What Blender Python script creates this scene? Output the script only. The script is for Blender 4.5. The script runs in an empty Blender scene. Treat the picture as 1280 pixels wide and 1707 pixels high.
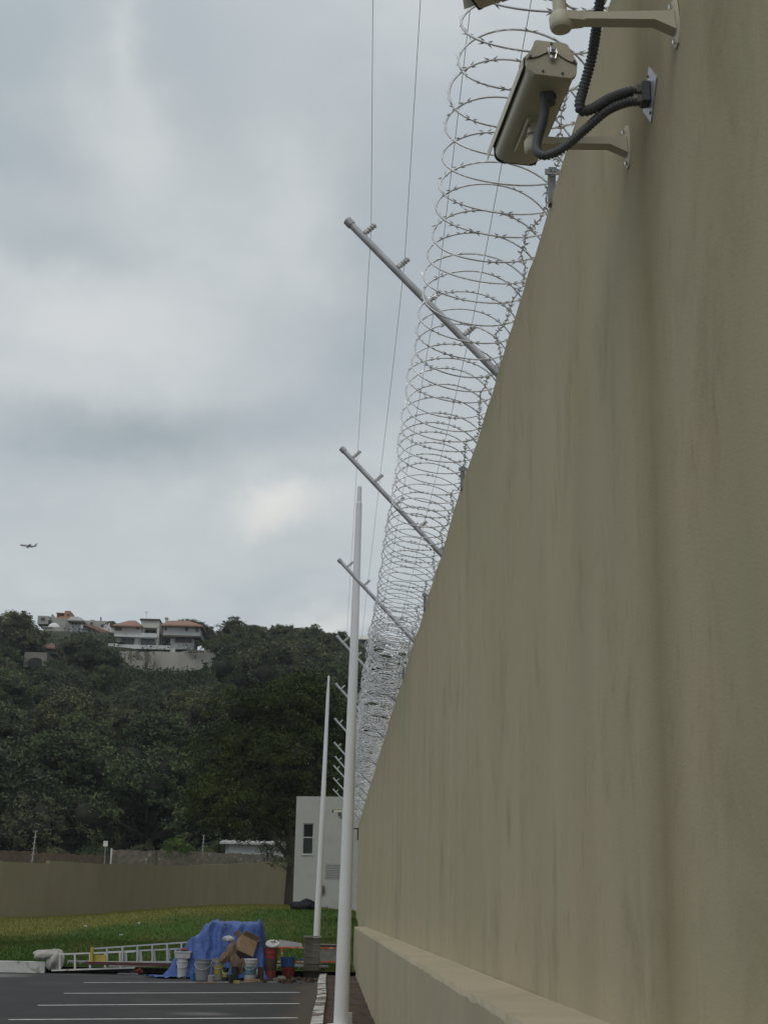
import bpy, math, random
import numpy as np
from mathutils import Vector, Matrix
S = bpy.context.scene
COL = S.collection
R = math.radians

# ---------------------------------------------------------------- camera
F, EYE = 2400.0, 1.6
ROT = Matrix(((0.99914759, -0.02898341, -0.02939495),
              (-0.03610125, -0.26815205, -0.96269994),
              (0.02002001, 0.96294052, -0.26896981)))
cd = bpy.data.cameras.new('camera')
cam = bpy.data.objects.new('camera', cd); COL.objects.link(cam)
cam.matrix_world = Matrix.Translation((0, 0, EYE)) @ ROT.to_4x4()
cd.sensor_fit = 'HORIZONTAL'; cd.sensor_width = 36; cd.lens = 36 * F / 1280
cd.clip_start = 0.05; cd.clip_end = 20000
S.camera = cam
def ray(px, py): return ROT @ Vector((px - 640, 853.5 - py, -F)).normalized()
def at(px, py, Y):
    d = ray(px, py); p = d * (Y / d.y); p.z += EYE; return p
def ground_at(px, py, z=0.0):
    d = ray(px, py); p = d * ((z - EYE) / d.z); p.z += EYE; return p

# ---------------------------------------------------------------- sky and sun
SUN_EL, SUN_AZ = R(52), R(-150)      # azimuth measured clockwise from +Y
w = bpy.data.worlds.new('World'); S.world = w; w.use_nodes = True
nt = w.node_tree; N = nt.nodes; L = nt.links; N.clear()
def nd(tree, t, **k):
    n = tree.nodes.new(t)
    for a, b in k.items(): setattr(n, a, b)
    return n
def M_(tree, op, a, b=None, c=None, clamp=False):
    n = nd(tree, 'ShaderNodeMath', operation=op, use_clamp=clamp)
    for i, v in enumerate((a, b, c)):
        if v is None: continue
        if isinstance(v, (int, float)): n.inputs[i].default_value = v
        else: tree.links.new(v, n.inputs[i])
    return n.outputs[0]
def VM(tree, op, a, b=None, out=0):
    n = nd(tree, 'ShaderNodeVectorMath', operation=op)
    for i, v in enumerate((a, b)):
        if v is None: continue
        if isinstance(v, (tuple, list, Vector)): n.inputs[i].default_value = tuple(v)
        else: tree.links.new(v, n.inputs[i])
    return n.outputs[out]
def MIX(tree, f, a, b, blend='MIX'):
    n = nd(tree, 'ShaderNodeMix', data_type='RGBA', blend_type=blend)
    for s, v in ((n.inputs[0], f), (n.inputs[6], a), (n.inputs[7], b)):
        if isinstance(v, (int, float)): s.default_value = v
        elif isinstance(v, (tuple, list)): s.default_value = (*v[:3], 1)
        else: tree.links.new(v, s)
    return n.outputs[2]
def NOISE(tree, vec, scale, detail=4, rough=.55, dist=0, out=0, dim='3D'):
    n = nd(tree, 'ShaderNodeTexNoise', noise_dimensions=dim)
    n.inputs['Scale'].default_value = scale; n.inputs['Detail'].default_value = detail
    n.inputs['Roughness'].default_value = rough; n.inputs['Distortion'].default_value = dist
    if vec is not None: tree.links.new(vec, n.inputs['Vector'])
    return n.outputs[out]
def RAMP(tree, f, stops, interp='EASE'):
    n = nd(tree, 'ShaderNodeValToRGB'); cr = n.color_ramp; cr.interpolation = interp
    while len(cr.elements) < len(stops): cr.elements.new(.5)
    for e, (p, c) in zip(cr.elements, stops):
        e.position = p; e.color = (*c, 1) if len(c) == 3 else c
    tree.links.new(f, n.inputs[0]); return n.outputs[0]
tc = nd(nt, 'ShaderNodeTexCoord'); D = tc.outputs['Generated']
sep = nd(nt, 'ShaderNodeSeparateXYZ'); L.new(D, sep.inputs[0])
zz = M_(nt, 'ADD', M_(nt, 'MAXIMUM', sep.outputs[2], 0.0), 0.35)
cmb = nd(nt, 'ShaderNodeCombineXYZ')
L.new(M_(nt, 'DIVIDE', sep.outputs[0], zz), cmb.inputs[0]); L.new(M_(nt, 'DIVIDE', sep.outputs[1], zz), cmb.inputs[1])
cp = cmb.outputs[0]
n1 = NOISE(nt, cp, 3.2, 5, .5, .3)
n2 = NOISE(nt, cp, 9.0, 4, .5, .2)
n3 = NOISE(nt, cp, 24.0, 4, .6, .3)
m = M_(nt, 'ADD', M_(nt, 'ADD', M_(nt, 'MULTIPLY', n1, .60), M_(nt, 'MULTIPLY', n2, .30)), M_(nt, 'MULTIPLY', n3, .10))
base = RAMP(nt, m, [(.32, (.38, .435, .475)), (.47, (.475, .525, .555)), (.62, (.58, .615, .625))])
# warp used to break up the edges of the single clouds
wv = VM(nt, 'SCALE', VM(nt, 'SUBTRACT', NOISE(nt, D, 8.0, 7, .62, 0, 1), (.5, .5, .5)), None)
wv.node.inputs['Scale'].default_value = .085
DW = VM(nt, 'ADD', D, wv)
UPD = (ROT @ Vector((0, 1, 0))); RTD = (ROT @ Vector((1, 0, 0)))
def blob(px, py, rx, ry, soft=1.0):
    c = ray(px, py)
    v = VM(nt, 'SUBTRACT', DW, tuple(c))
    a = M_(nt, 'DIVIDE', VM(nt, 'DOT_PRODUCT', v, tuple(RTD), 1), rx / F)
    b = M_(nt, 'DIVIDE', VM(nt, 'DOT_PRODUCT', v, tuple(UPD), 1), ry / F)
    r2 = M_(nt, 'ADD', M_(nt, 'MULTIPLY', a, a), M_(nt, 'MULTIPLY', b, b))
    front = M_(nt, 'GREATER_THAN', VM(nt, 'DOT_PRODUCT', D, tuple(c), 1), .5)
    e = M_(nt, 'POWER', 2.718, M_(nt, 'MULTIPLY', r2, -soft))
    return M_(nt, 'MULTIPLY', e, front)
DARKC = (.30, .355, .40); LITEC = (.68, .70, .70)
cur = base
for px, py, rx, ry, k, c in [
        (330, 420, 300, 420, .50, (.62, .65, .65)),
        (60, 60, 330, 210, .66, (.32, .39, .43)), (230, 725, 185, 56, .85, (.33, .385, .41)), (640, 400, 120, 290, .55, (.36, .41, .44)),
        (330, 120, 90, 170, .25, DARKC), (110, 420, 120, 55, .55, (.37, .43, .46)), (430, 545, 120, 60, .28, DARKC), (480, 690, 120, 45, .35, DARKC),
        (60, 265, 130, 50, .35, DARKC), (880, 330, 200, 260, .50, (.35, .40, .44)), (600, 590, 90, 90, .30, DARKC),
        (215, 230, 110, 110, .65, LITEC), (200, 545, 220, 70, .65, LITEC), (500, 380, 60, 120, .45, LITEC), (230, 80, 30, 90, .4, LITEC), (780, 800, 120, 180, .5, (.60, .63, .63)),
        (60, 650, 160, 50, .5, LITEC), (300, 930, 520, 90, .65, (.56, .60, .60)), (470, 858, 105, 34, .95, (.72, .72, .69)), (480, 832, 75, 24, .85, (.76, .76, .73)), (545, 1035, 80, 24, .85, (.70, .70, .67))]:
    cur = MIX(nt, M_(nt, 'MULTIPLY', blob(px, py, rx, ry), k), cur, c)
# the overcast deck is brighter overhead than at eye level
el = M_(nt, 'MULTIPLY', M_(nt, 'MAXIMUM', M_(nt, 'SUBTRACT', sep.outputs[2], .5), 0.0), 1.3)
cur = MIX(nt, M_(nt, 'MINIMUM', el, .8), cur, (.95, .97, 1.0))
sc10 = VM(nt, 'SCALE', cur); sc10.node.inputs['Scale'].default_value = 10
sky = nd(nt, 'ShaderNodeTexSky', sky_type='NISHITA'); sky.sun_disc = False
sky.sun_elevation = SUN_EL; sky.sun_rotation = SUN_AZ
skc = MIX(nt, .94, sky.outputs[0], sc10)
bg = nd(nt, 'ShaderNodeBackground'); bg.inputs[1].default_value = .1
L.new(skc, bg.inputs[0]); wo = nd(nt, 'ShaderNodeOutputWorld'); L.new(bg.outputs[0], wo.inputs[0])
sl = bpy.data.lights.new('sun', 'SUN'); sl.energy = .7; sl.angle = R(35); sl.color = (1, .95, .88)
so = bpy.data.objects.new('sun', sl); COL.objects.link(so)
sd = Vector((math.sin(SUN_AZ) * math.cos(SUN_EL), math.cos(SUN_AZ) * math.cos(SUN_EL), math.sin(SUN_EL)))
so.rotation_euler = sd.to_track_quat('Z', 'Y').to_euler()
S.view_settings.view_transform = 'Standard'; S.view_settings.look = 'None'
S.view_settings.exposure = .06; S.view_settings.gamma = 1; S.view_settings.use_curve_mapping = False

# ---------------------------------------------------------------- materials
MATS = {}
def mat(name, col, rough=.8, metal=0, var=.12, scale=4, bump=.0, bscale=20, col2=None, mask=(.45, .6), stretch=(1, 1, 1), spec=.3, rnd=0, coord='Object'):
    if name in MATS: return MATS[name]
    m = bpy.data.materials.new(name); m.use_nodes = True; t = m.node_tree
    b = t.nodes['Principled BSDF']; b.inputs['Roughness'].default_value = rough; b.inputs['Metallic'].default_value = metal
    b.inputs['Specular IOR Level'].default_value = spec
    c = nd(t, 'ShaderNodeTexCoord').outputs[coord]
    c = VM(t, 'MULTIPLY', c, stretch)
    n = NOISE(t, c, scale, 5, .6)
    dk = tuple(v * (1 - var) for v in col); lt = tuple(min(1, v * (1 + var)) for v in col)
    o = RAMP(t, n, [(.3, dk), (.7, lt)], 'LINEAR')
    if col2:
        n2 = NOISE(t, c, scale * .6 + .37, 6, .65)
        o = MIX(t, RAMP(t, n2, [(mask[0], (0, 0, 0)), (mask[1], (1, 1, 1))]), o, col2)
    if rnd:
        oi = nd(t, 'ShaderNodeObjectInfo').outputs['Random']
        o = MIX(t, 1.0, o, RAMP(t, oi, [(0, (1 - rnd,) * 3), (1, (1 + rnd,) * 3)], 'LINEAR'), 'MULTIPLY')
    t.links.new(o, b.inputs['Base Color'])
    if bump:
        bn = nd(t, 'ShaderNodeBump'); bn.inputs['Strength'].default_value = bump; bn.inputs['Distance'].default_value = .02
        t.links.new(NOISE(t, c, bscale, 4, .6), bn.inputs['Height']); t.links.new(bn.outputs[0], b.inputs['Normal'])
    MATS[name] = m; return m

def plaster(name, base, streak, strength=1.0, bands=()):
    m = bpy.data.materials.new(name); m.use_nodes = True; t = m.node_tree
    b = t.nodes['Principled BSDF']; b.inputs['Roughness'].default_value = .92; b.inputs['Specular IOR Level'].default_value = .15
    P = nd(t, 'ShaderNodeNewGeometry').outputs['Position']
    s = nd(t, 'ShaderNodeSeparateXYZ'); t.links.new(P, s.inputs[0])
    wob = NOISE(t, VM(t, 'MULTIPLY', P, (1, 1, .35)), 1.6, 3, .5, 0, 1)
    PW = VM(t, 'ADD', P, VM(t, 'MULTIPLY', VM(t, 'SUBTRACT', wob, (.5, .5, .5)), (0, .12, 0)))
    broad = NOISE(t, VM(t, 'MULTIPLY', PW, (1, 1, .3)), 1.3, 4, .5)
    mid = NOISE(t, VM(t, 'MULTIPLY', PW, (1, 1, .50)), 2.6, 8, .70, .5)
    fine = NOISE(t, VM(t, 'MULTIPLY', PW, (1, 1, .36)), 11, 6, .74, .6)
    cloud = NOISE(t, P, 1.1, 5, .6)
    o = RAMP(t, broad, [(.3, tuple(v * .92 for v in base)), (.7, tuple(v * 1.07 for v in base))], 'LINEAR')
    o = MIX(t, M_(t, 'MULTIPLY', RAMP(t, mid, [(.5, (0, 0, 0)), (.74, (1, 1, 1))]), .62 * strength), o, streak)
    f2 = M_(t, 'MULTIPLY', RAMP(t, fine, [(.55, (0, 0, 0)), (.70, (1, 1, 1))]), RAMP(t, cloud, [(.44, (0, 0, 0)), (.62, (1, 1, 1))]))
    o = MIX(t, M_(t, 'MULTIPLY', f2, .55 * strength), o, tuple(v * .66 for v in streak))
    o = MIX(t, M_(t, 'MULTIPLY', RAMP(t, cloud, [(.45, (0, 0, 0)), (.7, (1, 1, 1))]), .35), o, tuple(v * c for v, c in zip(base, (1.05, .98, .92))))
    grn = NOISE(t, P, .45, 4, .6)
    o = MIX(t, M_(t, 'MULTIPLY', RAMP(t, grn, [(.45, (0, 0, 0)), (.65, (1, 1, 1))]), .35), o, tuple(v * c for v, c in zip(base, (.86, .95, .82))))
    yw = nd(t, 'ShaderNodeSeparateXYZ'); t.links.new(PW, yw.inputs[0])
    for y0, wd, k, colr in bands:                          # broad water stains running down the wall
        dd = M_(t, 'ABSOLUTE', M_(t, 'SUBTRACT', yw.outputs[1], y0))
        g = M_(t, 'SUBTRACT', 1.0, M_(t, 'DIVIDE', dd, wd), None, True)
        g = M_(t, 'MULTIPLY', g, M_(t, 'ADD', M_(t, 'MULTIPLY', mid, .9), .45))
        o = MIX(t, M_(t, 'MULTIPLY', g, k, None, True), o, colr)
    t.links.new(o, b.inputs['Base Color'])
    bn = nd(t, 'ShaderNodeBump'); bn.inputs['Strength'].default_value = .15; bn.inputs['Distance'].default_value = .01
    h = M_(t, 'ADD', NOISE(t, VM(t, 'MULTIPLY', P, (1, 1, .6)), 12, 5, .6), NOISE(t, P, 90, 3, .6))
    t.links.new(h, bn.inputs['Height']); t.links.new(bn.outputs[0], b.inputs['Normal'])
    return m
WALL = plaster('wall_plaster', (.435, .380, .262), (.275, .232, .148), 1.0,
               [(4.38, .34, .70, (.245, .205, .112)), (5.75, .3, .22, (.32, .28, .18)), (3.4, .5, .45, (.29, .265, .165))])
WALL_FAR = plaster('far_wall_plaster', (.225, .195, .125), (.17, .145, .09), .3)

# ---------------------------------------------------------------- mesh helpers
class MB:
    def __init__(s): s.v = []; s.f = []
    def add(s, v, f):
        o = len(s.v); s.v += [tuple(p) for p in v]; s.f += [tuple(i + o for i in q) for q in f]; return s
    def box(s, c, d, m=None, bev=0):
        hx, hy, hz = d[0] / 2, d[1] / 2, d[2] / 2
        if bev:
            bev = min(bev, hx * .9, hy * .9)
            pts = []
            for z in (-hz, hz):
                for sx, sy in ((1, 1), (-1, 1), (-1, -1), (1, -1)):
                    a = (sx * hx, sy * (hy - bev)); b = (sx * (hx - bev), sy * hy)
                    q = (a, b) if sx * sy > 0 else (b, a)
                    for x, y in q: pts.append(Vector((x, y, z)))
            f = [tuple(range(7, -1, -1)), tuple(range(8, 16))] + [(i, (i + 1) % 8, 8 + (i + 1) % 8, 8 + i) for i in range(8)]
        else:
            pts = [Vector((x, y, z)) for z in (-hz, hz) for x, y in ((hx, hy), (-hx, hy), (-hx, -hy), (hx, -hy))]
            f = [(3, 2, 1, 0), (4, 5, 6, 7)] + [(i, (i + 1) % 4, 4 + (i + 1) % 4, 4 + i) for i in range(4)]
        if m is not None: pts = [m @ p for p in pts]
        c = Vector(c); return s.add([p + c for p in pts], f)
    def tube(s, pts, r, n=8, caps=True, closed=False):
        pts = [Vector(p) for p in pts]; k = len(pts)
        rr = r if isinstance(r, (list, tuple)) else [r] * k
        v = []; u = None
        for i, p in enumerate(pts):
            a = pts[max(0, i - 1)]; b = pts[min(k - 1, i + 1)]
            t = (b - a).normalized() if (b - a).length > 1e-9 else Vector((0, 0, 1))
            if u is None: u = t.orthogonal().normalized()
            u = (u - t * u.dot(t)).normalized(); w_ = t.cross(u)
            for j in range(n):
                an = 2 * math.pi * j / n; v.append(p + (u * math.cos(an) + w_ * math.sin(an)) * rr[i])
        f = [(i * n + j, i * n + (j + 1) % n, (i + 1) * n + (j + 1) % n, (i + 1) * n + j) for i in range(k - 1) for j in range(n)]
        if caps: f += [tuple(range(n - 1, -1, -1)), tuple(range((k - 1) * n, k * n))]
        return s.add(v, f)
    def lathe(s, c, prof, n=16, m=None):
        v = []; c = Vector(c)
        for r, z in prof:
            for j in range(n):
                p = Vector((r * math.cos(2 * math.pi * j / n), r * math.sin(2 * math.pi * j / n), z))
                v.append((m @ p if m is not None else p) + c)
        k = len(prof)
        f = [(i * n + j, i * n + (j + 1) % n, (i + 1) * n + (j + 1) % n, (i + 1) * n + j) for i in range(k - 1) for j in range(n)]
        f += [tuple(range(n - 1, -1, -1)), tuple(range((k - 1) * n, k * n))]
        return s.add(v, f)
    def prism(s, poly, ext, org=(0, 0, 0), ax=((1, 0, 0), (0, 0, 1)), up=(0, 1, 0)):
        o = Vector(org); a, b, e = Vector(ax[0]), Vector(ax[1]), Vector(up)
        v = [o + a * x + b * y for x, y in poly] + [o + a * x + b * y + e * ext for x, y in poly]; n = len(poly)
        f = [tuple(range(n)), tuple(range(2 * n - 1, n - 1, -1))] + [(i, n + i, n + (i + 1) % n, (i + 1) % n) for i in range(n)]
        return s.add(v, f)
    def build(s, name, m, parent=None, smooth=False, loc=None):
        me = bpy.data.meshes.new(name); me.from_pydata(s.v, [], s.f); me.update()
        o = bpy.data.objects.new(name, me); COL.objects.link(o)
        if m: me.materials.append(m)
        if smooth: me.polygons.foreach_set('use_smooth', [True] * len(me.polygons)); 
        if smooth == 'auto':
            a = me.attributes.new('sharp_edge', 'BOOLEAN', 'EDGE') if 'sharp_edge' not in me.attributes else me.attributes['sharp_edge']
            import bmesh
            bm = bmesh.new(); bm.from_mesh(me); bm.edges.ensure_lookup_table(); bm.normal_update()
            for e in bm.edges: e.smooth = not (len(e.link_faces) == 2 and e.calc_face_angle(0) > R(38))
            bm.to_mesh(me); bm.free()
        if loc is not None: o.location = loc
        if parent: o.parent = parent
        return o
def tag(o, label=None, cat=None, group=None, kind=None):
    if label: o['label'] = label
    if cat: o['category'] = cat
    if group: o['group'] = group
    if kind: o['kind'] = kind
    return o
def empty(name, loc=(0, 0, 0), rz=0):
    o = bpy.data.objects.new(name, None); COL.objects.link(o); o.location = loc; o.rotation_euler = (0, 0, rz); o.empty_display_size = .1
    return o
def copy_tree(o, parent=None):
    c = o.copy(); COL.objects.link(c); c.parent = parent
    for ch in list(o.children): copy_tree(ch, c)
    return c
def part(name, m, parent, fn, smooth=False, kind=None):
    b = MB(); fn(b); o = b.build(name, m, parent, smooth)
    if kind: o['kind'] = kind
    return o
def fast_mesh(name, V, Fq, m, parent=None):
    """V (n,3) array, Fq (k,4) index array"""
    me = bpy.data.meshes.new(name); n = len(V); k = len(Fq)
    me.vertices.add(n); me.vertices.foreach_set('co', np.asarray(V, np.float32).ravel())
    me.loops.add(k * 4); me.loops.foreach_set('vertex_index', np.asarray(Fq, np.int32).ravel())
    me.polygons.add(k); me.polygons.foreach_set('loop_start', np.arange(0, k * 4, 4, dtype=np.int32))
    me.update(calc_edges=True); me.validate()
    if m: me.materials.append(m)
    o = bpy.data.objects.new(name, me); COL.objects.link(o)
    if parent: o.parent = parent
    return o
ORD = ['first', 'second', 'third', 'fourth', 'fifth', 'sixth', 'seventh', 'eighth', 'ninth', 'tenth', 'eleventh', 'twelfth', 'thirteenth', 'fourteenth', 'fifteenth', 'sixteenth', 'seventeenth', 'eighteenth', 'nineteenth', 'twentieth']
rnd = random.Random(7)
nprng = np.random.default_rng(5)

# ================================================================ SETTING
# ---- asphalt
ASPH = bpy.data.materials.new('asphalt'); ASPH.use_nodes = True
def _asph():
    t = ASPH.node_tree; b = t.nodes['Principled BSDF']; b.inputs['Roughness'].default_value = .9; b.inputs['Specular IOR Level'].default_value = .2
    P = nd(t, 'ShaderNodeNewGeometry').outputs['Position']; s = nd(t, 'ShaderNodeSeparateXYZ'); t.links.new(P, s.inputs[0])
    fine = NOISE(t, P, 40, 3, .7); big = NOISE(t, P, .5, 5, .6)
    o = RAMP(t, fine, [(.3, (.030, .030, .030)), (.7, (.052, .051, .050))], 'LINEAR')
    o = MIX(t, M_(t, 'MULTIPLY', RAMP(t, big, [(.45, (0, 0, 0)), (.7, (1, 1, 1))]), .5), o, (.07, .067, .062))
    o = MIX(t, M_(t, 'MULTIPLY', RAMP(t, NOISE(t, VM(t, 'MULTIPLY', P, (1, .6, 1)), 1.1, 6, .7, .5), [(.55, (0, 0, 0)), (.68, (1, 1, 1))]), .55), o, (.024, .023, .022))
    # soil washed off the planting strip on the wall side
    e = M_(t, 'ADD', s.outputs[0], M_(t, 'MULTIPLY', NOISE(t, VM(t, 'MULTIPLY', P, (1, .4, 1)), 1.4, 5, .6), 1.0))
    o = MIX(t, M_(t, 'MULTIPLY', RAMP(t, M_(t, 'ADD', e, .35), [(0, (0, 0, 0)), (.45, (1, 1, 1))]), .8), o, (.085, .068, .05))
    # cement dust: one patch by the kerb end, one between the stripes, one film by the heap
    for cx, cy, rx, ry, k in ((-8.0, 36.3, 1.0, 1.2, .75), (-2.0, 24.4, .55, .45, .6), (-3.6, 37.4, 3.4, .8, .35), (-7.3, 24, .8, .5, .3)):
        a = M_(t, 'DIVIDE', M_(t, 'SUBTRACT', s.outputs[0], cx), rx); c = M_(t, 'DIVIDE', M_(t, 'SUBTRACT', s.outputs[1], cy), ry)
        g = M_(t, 'SUBTRACT', 1.15, M_(t, 'ADD', M_(t, 'MULTIPLY', a, a), M_(t, 'MULTIPLY', c, c)))
        g = M_(t, 'MULTIPLY', g, M_(t, 'MULTIPLY', NOISE(t, P, 2.5, 5, .7), 1.5), None, True)
        o = MIX(t, M_(t, 'MULTIPLY', g, k, None, True), o, (.20, .195, .185))
    t.links.new(o, b.inputs['Base Color'])
    bn = nd(t, 'ShaderNodeBump'); bn.inputs['Strength'].default_value = .4; bn.inputs['Distance'].default_value = .01
    t.links.new(fine, bn.inputs['Height']); t.links.new(bn.outputs[0], b.inputs['Normal'])
_asph()
def sheet(name, x0, x1, y0, y1, z, m, nx=1, ny=1):
    b = MB(); v = [(x0 + (x1 - x0) * i / nx, y0 + (y1 - y0) * j / ny, z) for j in range(ny + 1) for i in range(nx + 1)]
    f = [(j * (nx + 1) + i, j * (nx + 1) + i + 1, (j + 1) * (nx + 1) + i + 1, (j + 1) * (nx + 1) + i) for j in range(ny) for i in range(nx)]
    return tag(b.add(v, f).build(name, m), kind='structure')
SOILG = mat('bare_ground', (.06, .055, .04), .95, var=.3, scale=.1, bump=.3, bscale=2)
sheet('ground', -3000, 3000, -300, 6000, -.35, SOILG)
KERB_Y = 38.2
sheet('parking_lot', -32, -.2, -8, KERB_Y + 6, 0, ASPH)
tag(bpy.data.objects['parking_lot'], 'dark asphalt parking lot with thin white stall lines')
# ---- soil strip along the wall
SOIL = mat('red_soil', (.062, .040, .029), .97, var=.4, scale=3, bump=1.0, bscale=9, col2=(.12, .08, .06), mask=(.5, .7), coord='Object')
b = MB(); nx, ny = 8, 170
g = nprng.random((ny + 1, nx + 1))
b.add([(-.04 + 1.1 * i / nx, -8 + 51 * j / ny, .04 + .05 * g[j, i]) for j in range(ny + 1) for i in range(nx + 1)],
      [(j * (nx + 1) + i, j * (nx + 1) + i + 1, (j + 1) * (nx + 1) + i + 1, (j + 1) * (nx + 1) + i) for j in range(ny) for i in range(nx)])
tag(b.build('soil_strip', SOIL, smooth=True), 'narrow reddish bare soil strip between kerb and tall wall', kind='structure')
# ---- painted stall lines, slightly skewed and worn at the ends
LINE = mat('line_paint', (.62, .62, .60), .7, var=.15, scale=9, col2=(.10, .10, .10), mask=(.56, .68))
stall = [((140, 1639), (462, 1638)), ((106, 1657), (500, 1655.5)), ((63, 1677), (499, 1674)), ((14, 1701), (496, 1698)), ((-50, 1732), (492, 1728))]
pos = [(ground_at(*a), ground_at(*c)) for a, c in stall]
pos += [(Vector((-4.5, 17.6, 0)), Vector((-.5, 18.6, 0))), (Vector((-4.3, 13.9, 0)), Vector((-.5, 14.8, 0)))]
SL = ['farthest stall line just before the blue tarp heap', 'second stall line out from the blue tarp heap', 'third stall line out from the blue tarp heap',
      'fourth stall line, the nearest long one in view', 'stall line just under the lower edge of view', 'stall line nearer than the visible four', 'stall line closest to the camera']
for (a, c), lb in zip(pos, SL):
    d = (c - a).normalized(); n_ = Vector((-d.y, d.x, 0)) * .065; b = MB(); k = 24; v = []
    for i in range(k + 1):
        p = a.lerp(c, i / k); j = rnd.uniform(.85, 1.1)
        v += [(p.x + n_.x * j, p.y + n_.y * j, .004), (p.x - n_.x * j, p.y - n_.y * j, .004)]
    b.add(v, [(2 * i + 1, 2 * i + 3, 2 * i + 2, 2 * i) for i in range(k)])
    tag(b.build('stall_line', LINE), 'thin white painted ' + lb, 'stall line', 'painted parking stall lines', 'structure')
# ---- kerbs
WHITEK = mat('whitewashed_concrete', (.52, .52, .50), .85, var=.12, scale=3, bump=.4, bscale=14, col2=(.27, .25, .21), mask=(.56, .66))
PEEL = mat('peeling_kerb', (.50, .49, .46), .9, var=.2, scale=4, bump=.6, bscale=14, col2=(.13, .10, .075), mask=(.47, .55))
k0 = ground_at(69, 1624)
def kerb_box(bb): bb.box(((k0.x - 32) / 2, KERB_Y + .0, .13), (32 + k0.x, .32, .27), bev=.01)
o = part('kerb', WHITEK, None, kerb_box); tag(o, 'thick white concrete kerb at left edge of the lawn', 'kerb', kind='structure')
def kerb2(bb): bb.box(((k0.x - .2) / 2 + .25, 39.6, .13), (-k0.x - .3, .25, .26))
o = part('kerb', mat('grey_kerb', (.27, .27, .26), .9, var=.2, scale=3), None, kerb2); tag(o, 'grey concrete kerb behind the ladders along the lawn', 'kerb', kind='structure')
b = MB(); kk = 300; v = []; f = []
for i in range(kk + 1):
    y = -8 + 46 * i / kk; j = rnd.uniform(-.006, .006) + .015 * math.sin(y * .5)
    for x, z in ((-.21 + j, 0), (-.21 + j, .11), (-.04 + j, .125 + rnd.uniform(-.003, .003)), (-.04, .02)): v.append((x, y, z))
for i in range(kk):
    for q in range(3): f.append((4 * i + q, 4 * i + q + 1, 4 * i + q + 5, 4 * i + q + 4))
f += [(3, 2, 1, 0), (4 * kk, 4 * kk + 1, 4 * kk + 2, 4 * kk + 3)]
tag(b.add(v, f).build('kerb', PEEL), 'low kerb with peeling white paint beside soil strip', 'kerb', kind='structure')

# ---- lawn terrain and hillside
ANC = np.array([(-30, 38.5, .18), (-14, 38.5, .18), (-8, 38.5, .2), (-4, 40, .2), (-1, 41, .2), (1, 42, .22), (-3, 46, .45), (-6, 50, .5), (-12, 50, .42), (-20, 55, .5),
                (1, 48, .75), (2, 55, 1.35), (4, 60, 1.7), (0, 61, 1.66), (-1.6, 64, 1.84), (-2.6, 66, 1.84), (-4, 70, 1.85), (-7, 72, 1.5), (-12, 72, 1.05), (-16.4, 75, 1.05), (-24, 66, .9), (-12.7, 82, 1.22), (-8.5, 93, 1.52), (-3.4, 105, 2.08), (5, 80, 2.1), (6, 105, 2.3), (20, 60, 1.8), (-40, 60, .7)], float)
def smooth(t): t = np.clip(t, 0, 1); return t * t * (3 - 2 * t)
def lawn_z(X, Y):
    X = np.asarray(X, float); Y = np.asarray(Y, float); num = 0; den = 0
    for ax, ay, az in ANC:
        w_ = 1 / ((X - ax) ** 2 * 1.3 + (Y - ay) ** 2 * .6 + .8) ** 1.6; num = num + w_ * az; den = den + w_
    z = num / den
    return .16 + (z - .16) * smooth((Y - 38) / 5)
def hill_z(X, Y):
    X = np.asarray(X, float); Y = np.asarray(Y, float)
    t = (Y - 112) / 103
    z = 2 + 33.3 * np.clip(t, 0, 1) ** .9
    z = z + (.8 * np.sin(X * .09 + 1.3) * np.cos(Y * .07) * np.clip(t * 2, 0, 1) + .8 * np.sin(X * .23 + Y * .11)) * np.clip((212 - Y) / 15, .05, 1)
    terr = smooth((X + 33) / 4) * smooth((-12 - X) / 4)              # the villas stand on a terrace held by the retaining wall
    st = terr * smooth((Y - 215.0) / 1.2) + (1 - terr) * smooth((Y - 203) / 22)
    z = z + st * (3.7 + 3.2 * (1 - terr) * (X < -20) + np.clip(Y - 218, 0, 40) * .17)
    z = z + np.clip(X - 40, 0, 200) * -.03
    m_ = smooth((Y - 105) / 12)
    return 2 * (1 - m_) + z * m_
GRASS = bpy.data.materials.new('grass'); GRASS.use_nodes = True
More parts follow.
